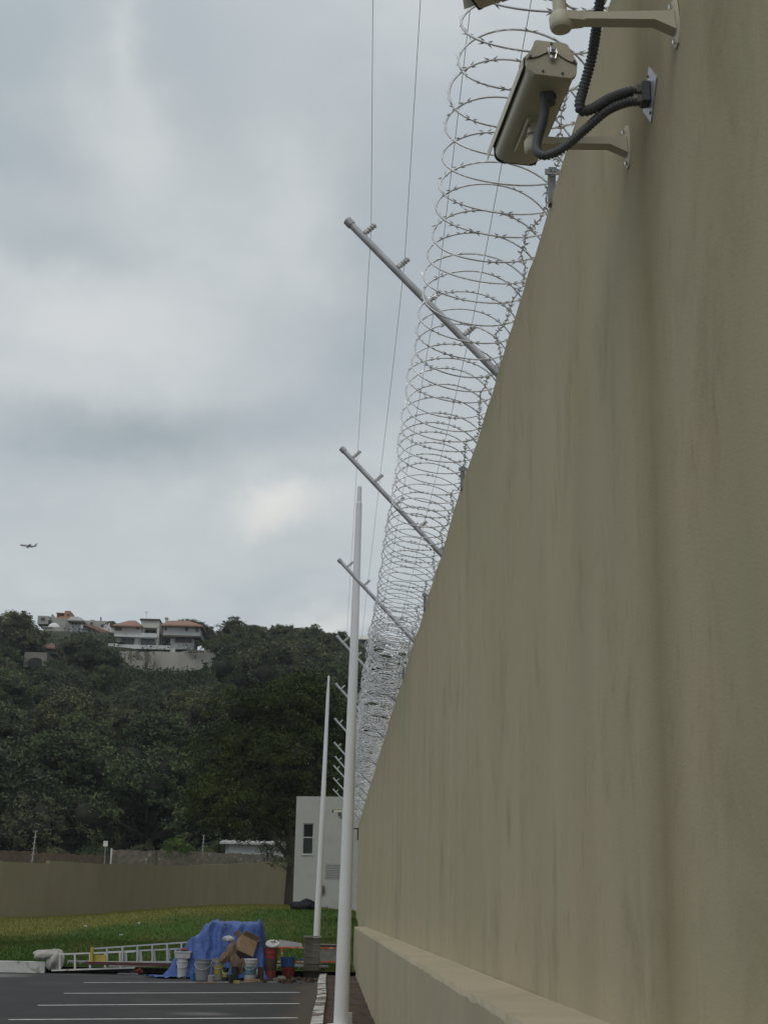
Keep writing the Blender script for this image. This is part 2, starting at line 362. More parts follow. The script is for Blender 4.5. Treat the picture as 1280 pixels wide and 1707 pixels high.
def _grass():
    t = GRASS.node_tree; b = t.nodes['Principled BSDF']; b.inputs['Roughness'].default_value = .95; b.inputs['Specular IOR Level'].default_value = .1
    P = nd(t, 'ShaderNodeNewGeometry').outputs['Position']; s = nd(t, 'ShaderNodeSeparateXYZ'); t.links.new(P, s.inputs[0])
    fine = NOISE(t, P, 14, 4, .7); big = NOISE(t, VM(t, 'MULTIPLY', P, (1, .45, 1)), .55, 5, .6)
    o = RAMP(t, fine, [(.3, (.036, .076, .010)), (.7, (.070, .125, .024))], 'LINEAR')
    o = MIX(t, M_(t, 'MULTIPLY', RAMP(t, big, [(.46, (0, 0, 0)), (.62, (1, 1, 1))]), .75), o, (.095, .105, .028))
    # dry, yellowing band near the far wall
    e = M_(t, 'ADD', M_(t, 'MULTIPLY', s.outputs[1], .1), M_(t, 'MULTIPLY', NOISE(t, P, .35, 4, .6), .9))
    e = M_(t, 'SUBTRACT', e, M_(t, 'MULTIPLY', s.outputs[0], .05))
    dry = RAMP(t, M_(t, 'SUBTRACT', e, 6.4), [(0, (0, 0, 0)), (.45, (1, 1, 1))])
    o = MIX(t, M_(t, 'MULTIPLY', dry, .85), o, RAMP(t, NOISE(t, P, 3, 4, .7), [(.3, (.13, .135, .028)), (.7, (.20, .185, .05))]))
    t.links.new(o, b.inputs['Base Color'])
    bn = nd(t, 'ShaderNodeBump'); bn.inputs['Strength'].default_value = 1; bn.inputs['Distance'].default_value = .05
    t.links.new(NOISE(t, P, 25, 3, .7), bn.inputs['Height']); t.links.new(bn.outputs[0], b.inputs['Normal'])
_grass()
def terrain(name, x0, x1, y0, y1, nx, ny, zf, m, label):
    X, Y = np.meshgrid(np.linspace(x0, x1, nx + 1), np.linspace(y0, y1, ny + 1)); Z = zf(X, Y)
    V = np.stack([X.ravel(), Y.ravel(), Z.ravel()], 1)
    i, j = np.meshgrid(np.arange(nx), np.arange(ny)); a = (j * (nx + 1) + i).ravel()
    o = fast_mesh(name, V, np.stack([a, a + 1, a + nx + 2, a + nx + 1], 1), m)
    o.data.polygons.foreach_set('use_smooth', [True] * len(o.data.polygons)); return tag(o, label, kind='structure')
terrain('lawn', -34, 12, 38.3, 112, 92, 148, lawn_z, GRASS, 'green lawn sloping up to the far beige wall')
HILLM = mat('hill_soil', (.034, .042, .020), .97, var=.45, scale=.25, bump=1, bscale=1.2, col2=(.05, .045, .03), mask=(.55, .65))
terrain('hillside', -190, 200, 108, 420, 130, 312, hill_z, HILLM, 'steep wooded hillside under the villas')
# blades of grass standing up from the lawn
nb = 60000
gx = nprng.uniform(-14, 1.2, nb); gy = 38.6 + 30 * nprng.random(nb) ** 1.4
keep = (gx > -.23 * gy - 1) & (gx < .6 + (gy > 44) * .4); gx, gy = gx[keep], gy[keep]; nb = len(gx)
gz = lawn_z(gx, gy); an = nprng.uniform(0, 6.28, nb); hh = nprng.uniform(.03, .085, nb); ww = .012
dx, dy = np.cos(an) * ww, np.sin(an) * ww; lx, ly = nprng.normal(0, .02, nb), nprng.normal(0, .02, nb)
V = np.stack([np.stack([gx - dx, gy - dy, gz - .01], 1), np.stack([gx + dx, gy + dy, gz - .01], 1), np.stack([gx + dx * .3 + lx, gy + dy * .3 + ly, gz + hh], 1), np.stack([gx - dx * .3 + lx, gy - dy * .3 + ly, gz + hh], 1)], 1).reshape(-1, 3)
tag(fast_mesh('grass', V, np.arange(nb * 4).reshape(-1, 4), GRASS), 'short grass blades over the lawn', kind='stuff', cat='grass')

# ================================================================ THE TALL WALL
WT, WEND = 5.06, 57.0
wall = empty('boundary_wall', (1, 0, 0)); tag(wall, 'tall beige stained plaster wall filling the right side', 'wall')
b = MB(); NY = 260; v = []; f = []
ys = [-6 + (WEND + 6) * (i / NY) for i in range(NY + 1)]
for i, y in enumerate(ys):
    j = .016 * math.sin(y * 1.7) + .008 * math.sin(y * 5.3) + rnd.uniform(-.012, .012); zt = WT + j - (.0 if y < 26 else (y - 26) * .006)
    xb = .004 * math.sin(y * .9)
    for x, z in ((0 + xb, -.1), (0 + xb, zt - .012), (.012, zt), (.28, zt), (.30, -.1)): v.append((x, y, z))
for i in range(NY):
    for q in range(4): f.append((5 * i + q, 5 * i + 5 + q, 5 * i + 6 + q, 5 * i + q + 1))
f += [(0, 1, 2, 3, 4), tuple(5 * NY + q for q in (4, 3, 2, 1, 0))]
b.add(v, f).build('wall_panel', WALL, wall)
b = MB(); v = []; f = []; NP = 300
for i in range(NP + 1):
    y = -6 + 48.2 * i / NP; ex = rnd.uniform(-.008, .006); ez = rnd.uniform(-.008, .004)
    for x, z in ((-.305, -.1), (-.305 + ex * .4, 1.205 + ez), (-.29 + ex, 1.235 + ez), (-.003, 1.243), (-.003, -.1)): v.append((x, y, z))
for i in range(NP):
    for q in range(3): f.append((5 * i + q, 5 * i + 5 + q, 5 * i + 6 + q, 5 * i + q + 1))
f += [(0, 1, 2, 3, 4), tuple(5 * NP + q for q in (4, 3, 2, 1, 0))]
LEDGE = plaster('ledge_plaster', (.42, .37, .265), (.28, .24, .16), .6)
b.add(v, f).build('plinth', LEDGE, wall)

# ================================================================ RAZOR WIRE COIL
GALV = mat('galvanised_wire', (.62, .63, .64), .4, metal=.3, var=.2, scale=6, spec=.5)
BARB = mat('galvanised_blade', (.58, .59, .60), .3, metal=.5, var=.25, scale=30, spec=.5)
coil = empty('razor_wire_coil', (.81, 5, WT)); tag(coil, 'long silver razor wire coil lying along the top of the tall wall', 'razor wire')
CX, CZ, HW, HH = -.0, .310, .345, .200
rj = random.Random(3)
def barb_cluster(vs, p, t, nrm, sz):
    side = t.cross(nrm).normalized()
    for s1 in (-1, 1):
        for s2 in (-1, 1):
            a = p + t * (.012 * s1 * sz); tip = p + t * (.042 * s1 * sz) + side * (.019 * s2 * sz) + nrm * .004
            b1 = a + side * .009 * s2 * sz
            vs += [a, p + t * (.020 * s1 * sz), tip, b1]
def make_wire(y0, y1, pitchf, seg, r, nb, jit, name, density):
    pts = []; y = y0; t = 0; ph = 0
    cxj = czj = hwj = 0; out = []; tgt = [rj.gauss(0, jit) for _ in range(4)]; cur_ = [0] * 4
    barbs = []
    while y < y1:
        for k in range(seg):
            a = -2 * math.pi * k / seg
            cur_ = [c * .93 + g_ * .07 for c, g_ in zip(cur_, tgt)]
            hw = HW * (1 + cur_[0] * .6); hh = HH * (1 + cur_[1] * 2.2)
            p = Vector((CX + cur_[2] * .25 + hw * math.cos(a), y - 5 + .035 * math.cos(2 * a + ph) * pitchf(y) / .3, CZ + cur_[3] * .25 + hh * math.sin(a) - .09 * hw * math.cos(a)))
            if p.x > .1 and p.z < .07: p.z = .07 + rj.uniform(0, .01)
            out.append(p); y += pitchf(y) / seg
        tgt = [rj.gauss(0, jit) for _ in range(4)]; ph += rj.uniform(-.3, .3)
    step = max(1, seg // nb)
    for i in range(1, len(out) - 1):
        if i % step == 0:
            t_ = (out[i + 1] - out[i - 1]).normalized()
            nn = Vector((out[i].x - CX, 0, (out[i].z - CZ) * 2)).normalized()
            nn = (Matrix.Rotation(rj.uniform(-1.2, 1.2), 3, t_) @ nn)
            barb_cluster(barbs, out[i] + t_ * rj.uniform(-.01, .01), t_, nn, density)
    b = MB(); b.tube(out, r, 5 if r > .004 else 3, True); b.build(name, GALV, coil, smooth=True)
    V = np.array([tuple(p) for p in barbs]); o = fast_mesh('blades', V, np.arange(len(V)).reshape(-1, 4), BARB, coil); o['kind'] = 'stuff'
make_wire(3.6, 19.2, lambda y: .292, 48, .0058, 16, .03, 'coiled_wire', .92)
make_wire(19.2, 21.7, lambda y: .085, 30, .0050, 8, .16, 'coiled_wire', 1.1)
make_wire(21.7, 22.6, lambda y: .30, 30, .0050, 8, .02, 'coiled_wire', 1.1)
make_wire(22.6, 56.8, lambda y: .082 + .03 * math.sin(y * .8) ** 2, 24, .0058, 8, .16, 'coiled_wire', 1.15)
# second, slack strand lying on the wall edge inside the coil
def edge_strand(xo, ph):
    pts = []; y = 3.6
    while y < 30:
        pts.append(Vector((xo + .03 * math.sin(y * 5.1 + ph) + rj.uniform(-.015, .015), y - 5, .06 + .035 * math.sin(y * 9 + ph) + rj.uniform(0, .02)))); y += .09
    b = MB(); b.tube(pts, .0040, 4); b.build('edge_wire', GALV, coil, smooth=True)
    bb = []
    for i in range(1, len(pts) - 1):
        t_ = (pts[i + 1] - pts[i - 1]).normalized(); barb_cluster(bb, pts[i], t_, Vector((rj.uniform(-1, 1), 0, 1)).normalized(), 1.15)
    V = np.array([tuple(p) for p in bb]); o = fast_mesh('blades', V, np.arange(len(V)).reshape(-1, 4), BARB, coil); o['kind'] = 'stuff'
edge_strand(.17, 0)

# ================================================================ ELECTRIC FENCE ARMS
PIPE = mat('galvanised_pipe', (.42, .43, .44), .5, metal=.3, var=.18, scale=9, spec=.5)
CAPM = mat('pipe_cap', (.38, .39, .41), .5, metal=.4, var=.1)
INS = mat('insulator_plastic', (.55, .55, .53), .5, var=.2, scale=30, col2=(.25, .25, .25), mask=(.58, .64))
ARM_Y = [3.95, 8.94, 13.95, 18.75, 24.3, 29.5, 34.8, 39.6, 43.4, 45.6, 49.7, 53.9]
A0 = Vector((.12, 0, -.10)); A1 = Vector((-1.012, 0, 1.09))      # relative to (1, Y, WT)
STR = [.085, .29, .485, .69, .885]                               # fraction down from the tip of each insulator
def make_arm():
    root = empty('slanted_fence_post', (1, ARM_Y[0], WT))
    d = (A0 - A1).normalized(); n_ = Vector((.72, 0, .69)).normalized()
    part('pipe', PIPE, root, lambda b: b.tube([A1, A0], .025, 14), 'auto')
    part('end_cap', CAPM, root, lambda b: b.tube([A1 - d * .02, A1 - d * .012, A1 + d * .035], [.022, .031, .031], 14), 'auto')
    part('base_plate', PIPE, root, lambda b: (b.box((.10, 0, .008), (.16, .14, .012)), b.box((.04, 0, .045), (.09, .06, .07))))
    for s_ in STR:
        c = A1.lerp(A0, s_)
        def ins(b):
            b.box(c + n_ * .030, (.02, .05, .02), Matrix.Rotation(R(-43), 3, 'Y'))
            b.tube([c + n_ * .03, c + n_ * .125], .009, 6)
            for q in range(4): b.tube([c + n_ * (.045 + q * .021), c + n_ * (.055 + q * .021)], [.020, .020], 8)
        part('insulator', INS, root, ins)
    return root
arm0 = make_arm()
AL = ['out of frame above, beside the upper camera', 'nearest in full view, crossing the open coil', 'second in view, tip just left of the tall flagpole top', 'third in view, half hidden behind the near flagpole',
      'first in view against the wooded hill, level with its skyline', 'fifth in view, level with the top of the far flagpole', 'sixth in view down from the sky, against dark trees',
      'seventh in view down, carrying a dark sagging clip', 'eighth in view, thin one just above a close neighbour', 'ninth in view, just under its close neighbour', 'tenth in view, second above the white hut roof', 'lowest and farthest, just above the white hut roof']
for i, y in enumerate(ARM_Y):
    o = arm0 if i == 0 else copy_tree(arm0)
    zt = WT - (0 if y < 26 else (y - 26) * .006)
    o.location = (1 - (.12 if i == 0 else 0), y, zt)
    if i == 8: o.rotation_euler = (0, R(2), R(3))
    tag(o, 'slanted galvanised fence arm, ' + AL[i], 'fence arm', 'slanted fence arms along the wall top')
WIREM = mat('thin_wire', (.17, .18, .19), .5, metal=.6, var=.1)
WL = ['outermost', 'second outermost', 'middle', 'second innermost', 'innermost']
for k, s_ in enumerate(STR):
    c = A1.lerp(A0, s_) + Vector((.72, 0, .69)).normalized() * .085
    pts = []
    yy = [-3] + ARM_Y
    for a, c2 in zip(yy[:-1], yy[1:]):
        for q in range(8):
            t_ = q / 8; y = a + (c2 - a) * t_; zt = WT - (0 if y < 26 else (y - 26) * .006)
            sh_ = -.12 * max(0, min(1, (8.94 - y) / 5.0)) if k < 4 else 0
            pts.append(Vector((1 + c.x + sh_, y, zt + c.z - .035 * 4 * t_ * (1 - t_))))
    pts.append(Vector((1 + c.x, ARM_Y[-1], WT + c.z - .16)))
    b = MB(); b.tube(pts, .0020, 4)
    tag(b.build('fence_wire', WIREM), WL[k] + ' thin electric fence wire strung between the slanted arms', 'wire', 'electric fence wires')
# coil clamps midway between the arms
def make_clamp():
    root = empty('coil_clamp', (1, 6.45, WT))
    part('post', mat('clamp_steel', (.22, .225, .22), .6, metal=.3, var=.3, scale=20), root, lambda b: b.box((-.0, 0, .05), (.035, .05, .20)))
    part('clip', MATS['clamp_steel'], root, lambda b: b.box((-.0, -.028, .12), (.075, .008, .03)))
    part('foot', PIPE, root, lambda b: b.box((.08, 0, .008), (.15, .09, .012)))
    return root
cl0 = make_clamp()
for i, y in enumerate([6.45, 11.45, 16.4, 21.5]):
    o = cl0 if i == 0 else copy_tree(cl0); o.location = (1.0, y, WT)
    tag(o, ['small grey clamp holding the coil just below the lower camera', 'small grey clamp on the wall edge between first two visible arms', 'small grey clamp on the wall edge where loops tighten', 'small grey clamp beside the gap in the dense coil'][i], 'clamp', 'coil clamps on the wall edge')

# ================================================================ WHITE POLES
POLE = mat('white_pole_paint', (.66, .67, .67), .5, var=.04, scale=2, spec=.4, col2=(.56, .56, .55), mask=(.55, .75))
def make_pole(name, base, top, r0, r1, label, cutf=.965):
    root = empty(name, base); d = Vector(top) - Vector(base)
    tag(root, label, 'pole', 'tall white poles beside the wall')
    n = 9; pts = [d * (cutf * i / n) for i in range(n + 1)]
    part('lower_shaft', POLE, root, lambda b: b.tube(pts, [r0 + (r1 - r0) * i / n for i in range(n + 1)], 28), 'auto')
    part('collar', POLE, root, lambda b: b.tube([d * (cutf - .002), d * (cutf + .003)], [r1 * 1.04, r1 * .84], 24), 'auto')
    part('top_shaft', POLE, root, lambda b: b.tube([d * cutf, d * .999, d], [r1 * .8, r1 * .72, r1 * .5], 24), 'auto')
    part('base_flange', POLE, root, lambda b: b.lathe((0, 0, 0), [(r0 * 1.9, -.02), (r0 * 1.9, .02), (r0 * 1.1, .03)], 24), 'auto')
make_pole('flag_pole', (.20, 21.4, .07), (.268, 21.4, 7.98), .108, .047, 'tall white tapered pole nearest the camera, rising past the coil')
make_pole('flag_pole', (-.352, 40.5, .03), (-.228, 40.5, 8.05), .100, .043, 'farther, shorter looking white tapered pole in front of the white hut', .95)
p = at(583, 1706, 20.6)
CONC = mat('raw_concrete', (.34, .33, .31), .9, var=.2, scale=6, bump=.5, bscale=20)
b = MB(); b.box((p.x, 20.6, .15), (.07, .12, .30), bev=.01)
tag(b.build('marker_stub', CONC), 'small pale concrete stub at the foot of the near pole', 'stub')

# ================================================================ SECURITY CAMERAS
HOUS = mat('beige_housing', (.53, .50, .39), .45, var=.07, scale=3, spec=.4, bump=.05, bscale=200)
HOUSD = mat('dark_brown_trim', (.09, .085, .06), .6, var=.1)  # dark brown for window frames, slabs and the hut camera bracket
GASK = mat('rubber_gasket', (.02, .02, .02), .7)
CHROME = mat('chrome_latch', (.75, .75, .76), .18, metal=1, var=.05)
SCREW = mat('screw_steel', (.12, .12, .11), .4, metal=.8)
HOSE = mat('grey_conduit', (.075, .08, .085), .5, var=.15, scale=30, spec=.5)
ZINC = mat('zinc_plate', (.50, .52, .56), .45, metal=.5, var=.12, scale=12)
BRASSY = mat('zinc_fitting', (.33, .32, .29), .35, metal=.9, var=.15)
GLASS = mat('dark_glass', (.02, .022, .025), .1, spec=.6)
def rrect(w_, h_, r, n=5, top_w=None):
    pts = []
    for cx, cy, a0 in ((w_ / 2 - r, h_ / 2 - r, 0), (-w_ / 2 + r, h_ / 2 - r, 90), (-w_ / 2 + r, -h_ / 2 + r, 180), (w_ / 2 - r, -h_ / 2 + r, 270)):
        for i in range(n + 1):
            a = R(a0 + 90 * i / n); pts.append((cx + r * math.cos(a), cy + r * math.sin(a)))
    return pts
def camera_body(root_name, loc, yaw, pitch, roll, label, sunshield=True):
    """local frame: +Y = where the lens looks, Z up, origin at the underside centre of the rear end; 0.165 wide, 0.46 long"""
    root = empty(root_name, loc); root.rotation_euler = (pitch, roll, yaw)
    tag(root, label, 'security camera', 'security cameras on the wall')
    Wd, Ht, Ln = .150, .125, .47
    # lower tray
    tray = [(-Wd / 2, .062), (-Wd / 2, .03), (-Wd / 2 + .006, .014), (-Wd / 2 + .018, .004), (-Wd / 2 + .034, 0), (Wd / 2 - .034, 0), (Wd / 2 - .018, .004), (Wd / 2 - .006, .014), (Wd / 2, .03), (Wd / 2, .062)]
    part('lower_housing', HOUS, root, lambda b: b.prism(tray, Ln - .02, (0, .012, 0)), 'auto')
    top = [(-Wd / 2 - .003, .066), (Wd / 2 + .003, .066), (Wd / 2 + .001, .085), (Wd / 2 - .03, Ht), (-Wd / 2 + .03, Ht), (-Wd / 2 - .001, .085)]
    part('upper_housing', HOUS, root, lambda b: b.prism(top, Ln - .02, (0, .012, 0)), 'auto')
    part('gasket', GASK, root, lambda b: b.box((0, Ln / 2, .064), (Wd + .001, Ln - .03, .006)))
    sh = [(-Wd / 2 - .012, .050), (-Wd / 2 - .010, .050), (-Wd / 2 - .006, .09), (-Wd / 2 + .028, Ht + .006), (Wd / 2 - .028, Ht + .006), (Wd / 2 + .006, .09), (Wd / 2 + .010, .050), (Wd / 2 + .012, .050), (Wd / 2 + .009, .092), (Wd / 2 - .027, Ht + .010), (-Wd / 2 + .027, Ht + .010), (-Wd / 2 - .009, .092)]
    part('sun_shield', HOUS, root, lambda b: b.prism(sh, Ln + .03, (0, .03, 0)))
    # rear cap: lower plate with an arched top and upper plate that fits over it
    arch = [(-.083, .052)] + [(-.083 + .166 * i / 16, .055 + .036 * math.exp(-((i - 8) / 3.9) ** 2)) for i in range(1, 16)] + [(.083, .052)]
    low = [(.079, .018), (.060, -.002), (-.060, -.002), (-.079, .018)]
    part('rear_plate', HOUS, root, lambda b: b.prism(list(arch) + low, .022, (0, -.010, 0)), 'auto')
    up_ = [(x, z + .0035) for x, z in arch] + [(.080, .067), (.062, .105), (.056, .127), (.048, .133), (-.048, .133), (-.056, .127), (-.062, .105), (-.080, .067)]
    part('rear_cover', HOUS, root, lambda b: b.prism(up_, .030, (0, -.016, 0)), 'auto')
    part('seam', GASK, root, lambda b: b.prism(list(arch) + [(x, z + .0045) for x, z in reversed(arch)], .01, (0, -.008, 0)))
    for x, z, y in ((-.072, .062, -.016), (.072, .062, -.016), (0, .124, -.016), (-.032, .012, -.010), (.032, .012, -.010)):
        part('screw', SCREW, root, lambda b: b.tube([(x, y - .003, z), (x, y + .002, z)], .0045, 8))
    la = part('latch', CHROME, root, lambda b: (b.box((0, -.022, .092), (.020, .012, .020), bev=.004), b.box((0, -.028, .094), (.012, .008, .010)), b.box((0, -.017, .066), (.015, .010, .014), bev=.003)))
    part('bail', CHROME, la, lambda b: (b.tube([(-.013, -.020, .104), (-.0145, -.024, .085), (-.008, -.022, .060), (.008, -.022, .060), (.0145, -.024, .085), (.013, -.020, .104), (-.013, -.020, .104)], .0022, 6)))
    # lens end
    part('front_window', GLASS, root, lambda b: b.box((0, Ln + .001, .062), (Wd - .03, .006, Ht - .04)))
    part('front_rim', GASK, root, lambda b: b.prism(rrect(Wd + .004, Ht - .008, .03, 4), .012, (0, Ln - .012, .060)), 'auto')
    part('mount_rail', HOUS, root, lambda b: (b.box((-.026, .29, -.010), (.006, .17, .026)), b.box((.026, .29, -.010), (.006, .17, .026)), b.box((0, .29, -.003), (.058, .18, .005))))
    part('cable_gland', HOSE, root, lambda b: (b.tube([(.012, .085, .002), (.012, .085, -.016)], .024, 6), b.tube([(.012, .085, -.012), (.012, .085, -.034)], .020, 16)))
    return root
def wall_arm(y, z, reach, lab, tall=0):
    """cast bracket on the wall face: side web lit, underside deep"""
    root = empty('camera_bracket', (1, y, z)); tag(root, lab, 'bracket', 'camera wall brackets')
    # plate
    pl = [(-.030, -.052), (-.018, -.078), (.018, -.078), (.030, -.052), (.030, .052), (.018, .078), (-.018, .078), (-.030, .052)]
    part('wall_plate', HOUS, root, lambda b: b.prism(pl, -.011, (-.001, 0, 0), ((0, 1, 0), (0, 0, 1)), (1, 0, 0)), 'auto')
    for s_ in (-.063, .063): part('bolt', CHROME, root, lambda b: b.tube([(-.012, 0, s_), (-.022, 0, s_)], .008, 6))
    r_ = reach
    root.rotation_euler = (0, R(-3.5), 0)
    web = [(-.013, .034), (-r_ + .07, .034), (-r_ + .07, .010), (-.075, .004), (-.013, -.030)]
    part('arm', HOUS, root, lambda b: b.prism(web, .046, (0, -.023, 0)), 'auto')
    part('neck', HOUS, root, lambda b: b.prism([(-r_ + .072, -.022), (-r_ + .072, .022), (-r_ - .0, .034), (-r_ - .0, -.034)], .030, (0, 0, .006), ((1, 0, 0), (0, 1, 0)), (0, 0, 1)), 'auto')
    part('knuckle', HOUS, root, lambda b: b.lathe((-r_, 0, 0), [(.030, -.014), (.034, -.008), (.036, .0), (.036, .030), (.030, .040), (.022, .044), (.020, .062 + tall)], 24), 'auto')
    part('swivel', HOUS, root, lambda b: (b.box((-r_, 0, .078 + tall), (.046, .058, .046), bev=.008), b.tube([(-r_ - .034, 0, .082 + tall), (-r_ + .034, 0, .082 + tall)], .012, 10)))
    return root
# lower camera
wall_arm(4.62, 4.285, .345, 'beige arm bracket under the lower camera, bolted to the wall')
lc = camera_body('security_camera', (.684, 4.37, 4.40), R(8), R(-9), R(0), 'lower beige box security camera with chrome latch at its rear')
lc.scale = (1.09, 1.03, 1.09)
# upper camera (mostly above the frame)
wall_arm(3.87, 4.285, .365, 'beige arm bracket of the upper camera near the top edge', .14)
camera_body('security_camera', (.80, 3.96, 4.605), R(62), R(-6), R(0), 'upper beige security camera, only its corner showing at the top edge')
# conduit junction on the wall
jy, jz = 4.25, 4.272
jb = empty('conduit_junction', (1, jy, jz)); tag(jb, 'diamond shaped galvanised plate with two conduit fittings on the wall', 'junction plate')
part('plate', ZINC, jb, lambda b: b.box((-.004, 0, 0), (.006, .150, .150), Matrix.Rotation(R(45), 3, 'X')))
part('box', HOSE, jb, lambda b: b.box((-.022, 0, 0), (.03, .055, .072), bev=.006))
part('plate_screw', SCREW, jb, lambda b: b.tube([(-.006, .01, .075), (-.012, .01, .075)], .005, 6)); part('plate_screw', SCREW, jb, lambda b: b.tube([(-.006, -.01, -.075), (-.012, -.01, -.075)], .005, 6))
for s_, nm in ((.018, 0), (-.020, 1)):
    part('fitting', BRASSY, jb, lambda b: (b.tube([(-.036, 0, s_), (-.052, 0, s_)], .0215, 6), b.tube([(-.052, 0, s_), (-.064, 0, s_ - .001)], .0185, 12)))
def catmull(P, n=10):
    P = [Vector(p) for p in P]; Q = [P[0] * 2 - P[1]] + P + [P[-1] * 2 - P[-2]]; o = []
    for i in range(1, len(Q) - 2):
        for k in range(n):
            t = k / n; a, b_, c, d = Q[i - 1:i + 3]
            o.append(.5 * ((2 * b_) + (c - a) * t + (2 * a - 5 * b_ + 4 * c - d) * t * t + (3 * b_ - a - 3 * c + d) * t ** 3))
    o.append(P[-1]); return o
def hose(ctrl, r, label):
    c = catmull(ctrl, 14); L_ = 0; out = [c[0]]; rr = []
    dist = [0]
    for a, b_ in zip(c[:-1], c[1:]): dist.append(dist[-1] + (b_ - a).length)
    n = int(dist[-1] / .0042); pts = []; k = 0
    for i in range(n + 1):
        s_ = dist[-1] * i / n
        while k < len(c) - 2 and dist[k + 1] < s_: k += 1
        u = (s_ - dist[k]) / max(1e-9, dist[k + 1] - dist[k]); pts.append(c[k].lerp(c[k + 1], u)); rr.append(r * (1.0 if (i % 3) else .74))
    b = MB(); b.tube(pts, rr, 12); tag(b.build('conduit', HOSE, smooth=True), label, 'conduit', 'ribbed conduits to the cameras')
G = bpy.data.objects['security_camera']
hose([at(907, 152, 4.46), at(909, 172, 4.44), at(905, 200, 4.41), at(896, 232, 4.37), at(896, 252, 4.33), at(912, 258, 4.30), at(940, 245, 4.28), at(975, 215, 4.26), at(1010, 185, 4.25), at(1042, 171, 4.25), at(1066, 168, 4.25), at(1080, 168, 4.25)], .0168, 'dark ribbed conduit looping from the lower camera to the wall plate')
hose([at(1004, -60, 3.98), at(1001, -10, 4.02), at(994, 45, 4.10), at(986, 95, 4.18), at(973, 145, 4.22), at(966, 172, 4.23), at(970, 184, 4.235), at(986, 181, 4.24), at(1015, 164, 4.245), at(1045, 153, 4.25), at(1070, 148, 4.25), at(1082, 147, 4.25)], .0182, 'dark ribbed conduit dropping from the upper camera to the wall plate')

# ================================================================ WHITE HUT
HUTW = mat('hut_render', (.355, .355, .33), .85, var=.06, scale=.8, bump=.15, bscale=10, col2=(.32, .32, .29), mask=(.5, .7))
hut = empty('white_hut', (-1.6, 64, 1.6)); tag(hut, 'plain white flat roofed hut at the far end of the wall', 'building')
fx = Vector((2.06, -3.0, 0)).normalized(); ang = math.atan2(-3.0, 2.06) * .35
hut.rotation_euler = (0, 0, R(-9))
# local: x to the right along the facade, y into the building
w0, w1, zb, zt = .50, .91, 1.98 - 1.6 + 1.6, 0
HL, HHt = 6.4, 4.87
wx0, wx1, wz0, wz1 = .32, .80, 2.40, 3.72       # window opening (local, above hut origin)
def hutwall(b):
    # facade with a real opening
    for x0, x1, z0, z1 in ((0, wx0, -1.0, HHt), (wx1, HL, -1.0, HHt), (wx0, wx1, -1.0, wz0), (wx0, wx1, wz1, HHt)):
        b.box(((x0 + x1) / 2, .1, (z0 + z1) / 2), (x1 - x0, .2, z1 - z0))
    b.box((.1, 2.6, (HHt - 1) / 2), (.2, 4.798, HHt + 1)); b.box((HL - .1, 2.6, (HHt - 1) / 2), (.2, 4.798, HHt + 1)); b.box((HL / 2, 5.1, (HHt - 1) / 2), (HL, .2, HHt + 1))
part('wall', HUTW, hut, hutwall)
part('roof', HUTW, hut, lambda b: b.box((HL / 2, 2.6, HHt - .25), (HL - .42, 4.78, .12)))
part('floor', CONC, hut, lambda b: b.box((HL / 2, 2.6, .0), (HL - .42, 4.78, .1)))
ALU = mat('aluminium_frame', (.40, .41, .40), .5, metal=.4)
wn = part('window', ALU, hut, lambda b: (b.box(((wx0 + wx1) / 2, .06, wz1 - .02), (wx1 - wx0, .05, .04)), b.box(((wx0 + wx1) / 2, .06, wz0 + .02), (wx1 - wx0, .05, .04)), b.box((wx0 + .02, .06, (wz0 + wz1) / 2), (.04, .05, wz1 - wz0 - .08)), b.box((wx1 - .02, .06, (wz0 + wz1) / 2), (.04, .05, wz1 - wz0 - .08)), b.box(((wx0 + wx1) / 2, .06, 3.12), (wx1 - wx0 - .08, .05, .045))))
GL2 = mat('window_glass', (.012, .012, .012), .3, spec=.15, var=.1)
part('pane', GL2, wn, lambda b: b.box(((wx0 + wx1) / 2, .07, 3.40), (.40, .01, .53))); part('pane', mat('lower_glass', (.025, .036, .032), .3, spec=.15, var=.1), wn, lambda b: b.box(((wx0 + wx1) / 2, .07, 2.77), (.40, .01, .66)))
part('sill', WHITEK, hut, lambda b: b.box(((wx0 + wx1) / 2, -.012, wz0 - .02), (wx1 - wx0 + .04, .06, .03)))
part('vent_panel', mat('grey_panel', (.30, .30, .29), .6, var=.06, scale=8), hut, lambda b: b.box((1.72, -.010, 1.72), (.72, .018, .64)))
for q in range(8): part('vent_slat', MATS['grey_panel'], hut, lambda b: b.box((1.72, -.026, 1.47 + q * .072), (.66, .012, .035), Matrix.Rotation(R(25), 3, 'X')))
part('wall_lamp', mat('lamp_brown', (.10, .085, .07), .6), hut, lambda b: (b.lathe((1.30, -.06, .93), [(.02, .20), (.06, .16), (.075, .02), (.05, -.02)], 10), b.box((1.30, -.03, .84), (.13, .04, .06)), b.box((1.26, -.03, .74), (.03, .03, .16)), b.box((1.35, -.03, .76), (.03, .03, .12))))
part('tap', MATS['lamp_brown'], hut, lambda b: (b.tube([(1.50, 0, .22), (1.50, -.08, .22)], .015, 6), b.tube([(1.50, -.07, .22), (1.50, -.07, .13)], .013, 6), b.box((1.50, -.05, .255), (.07, .015, .012))))
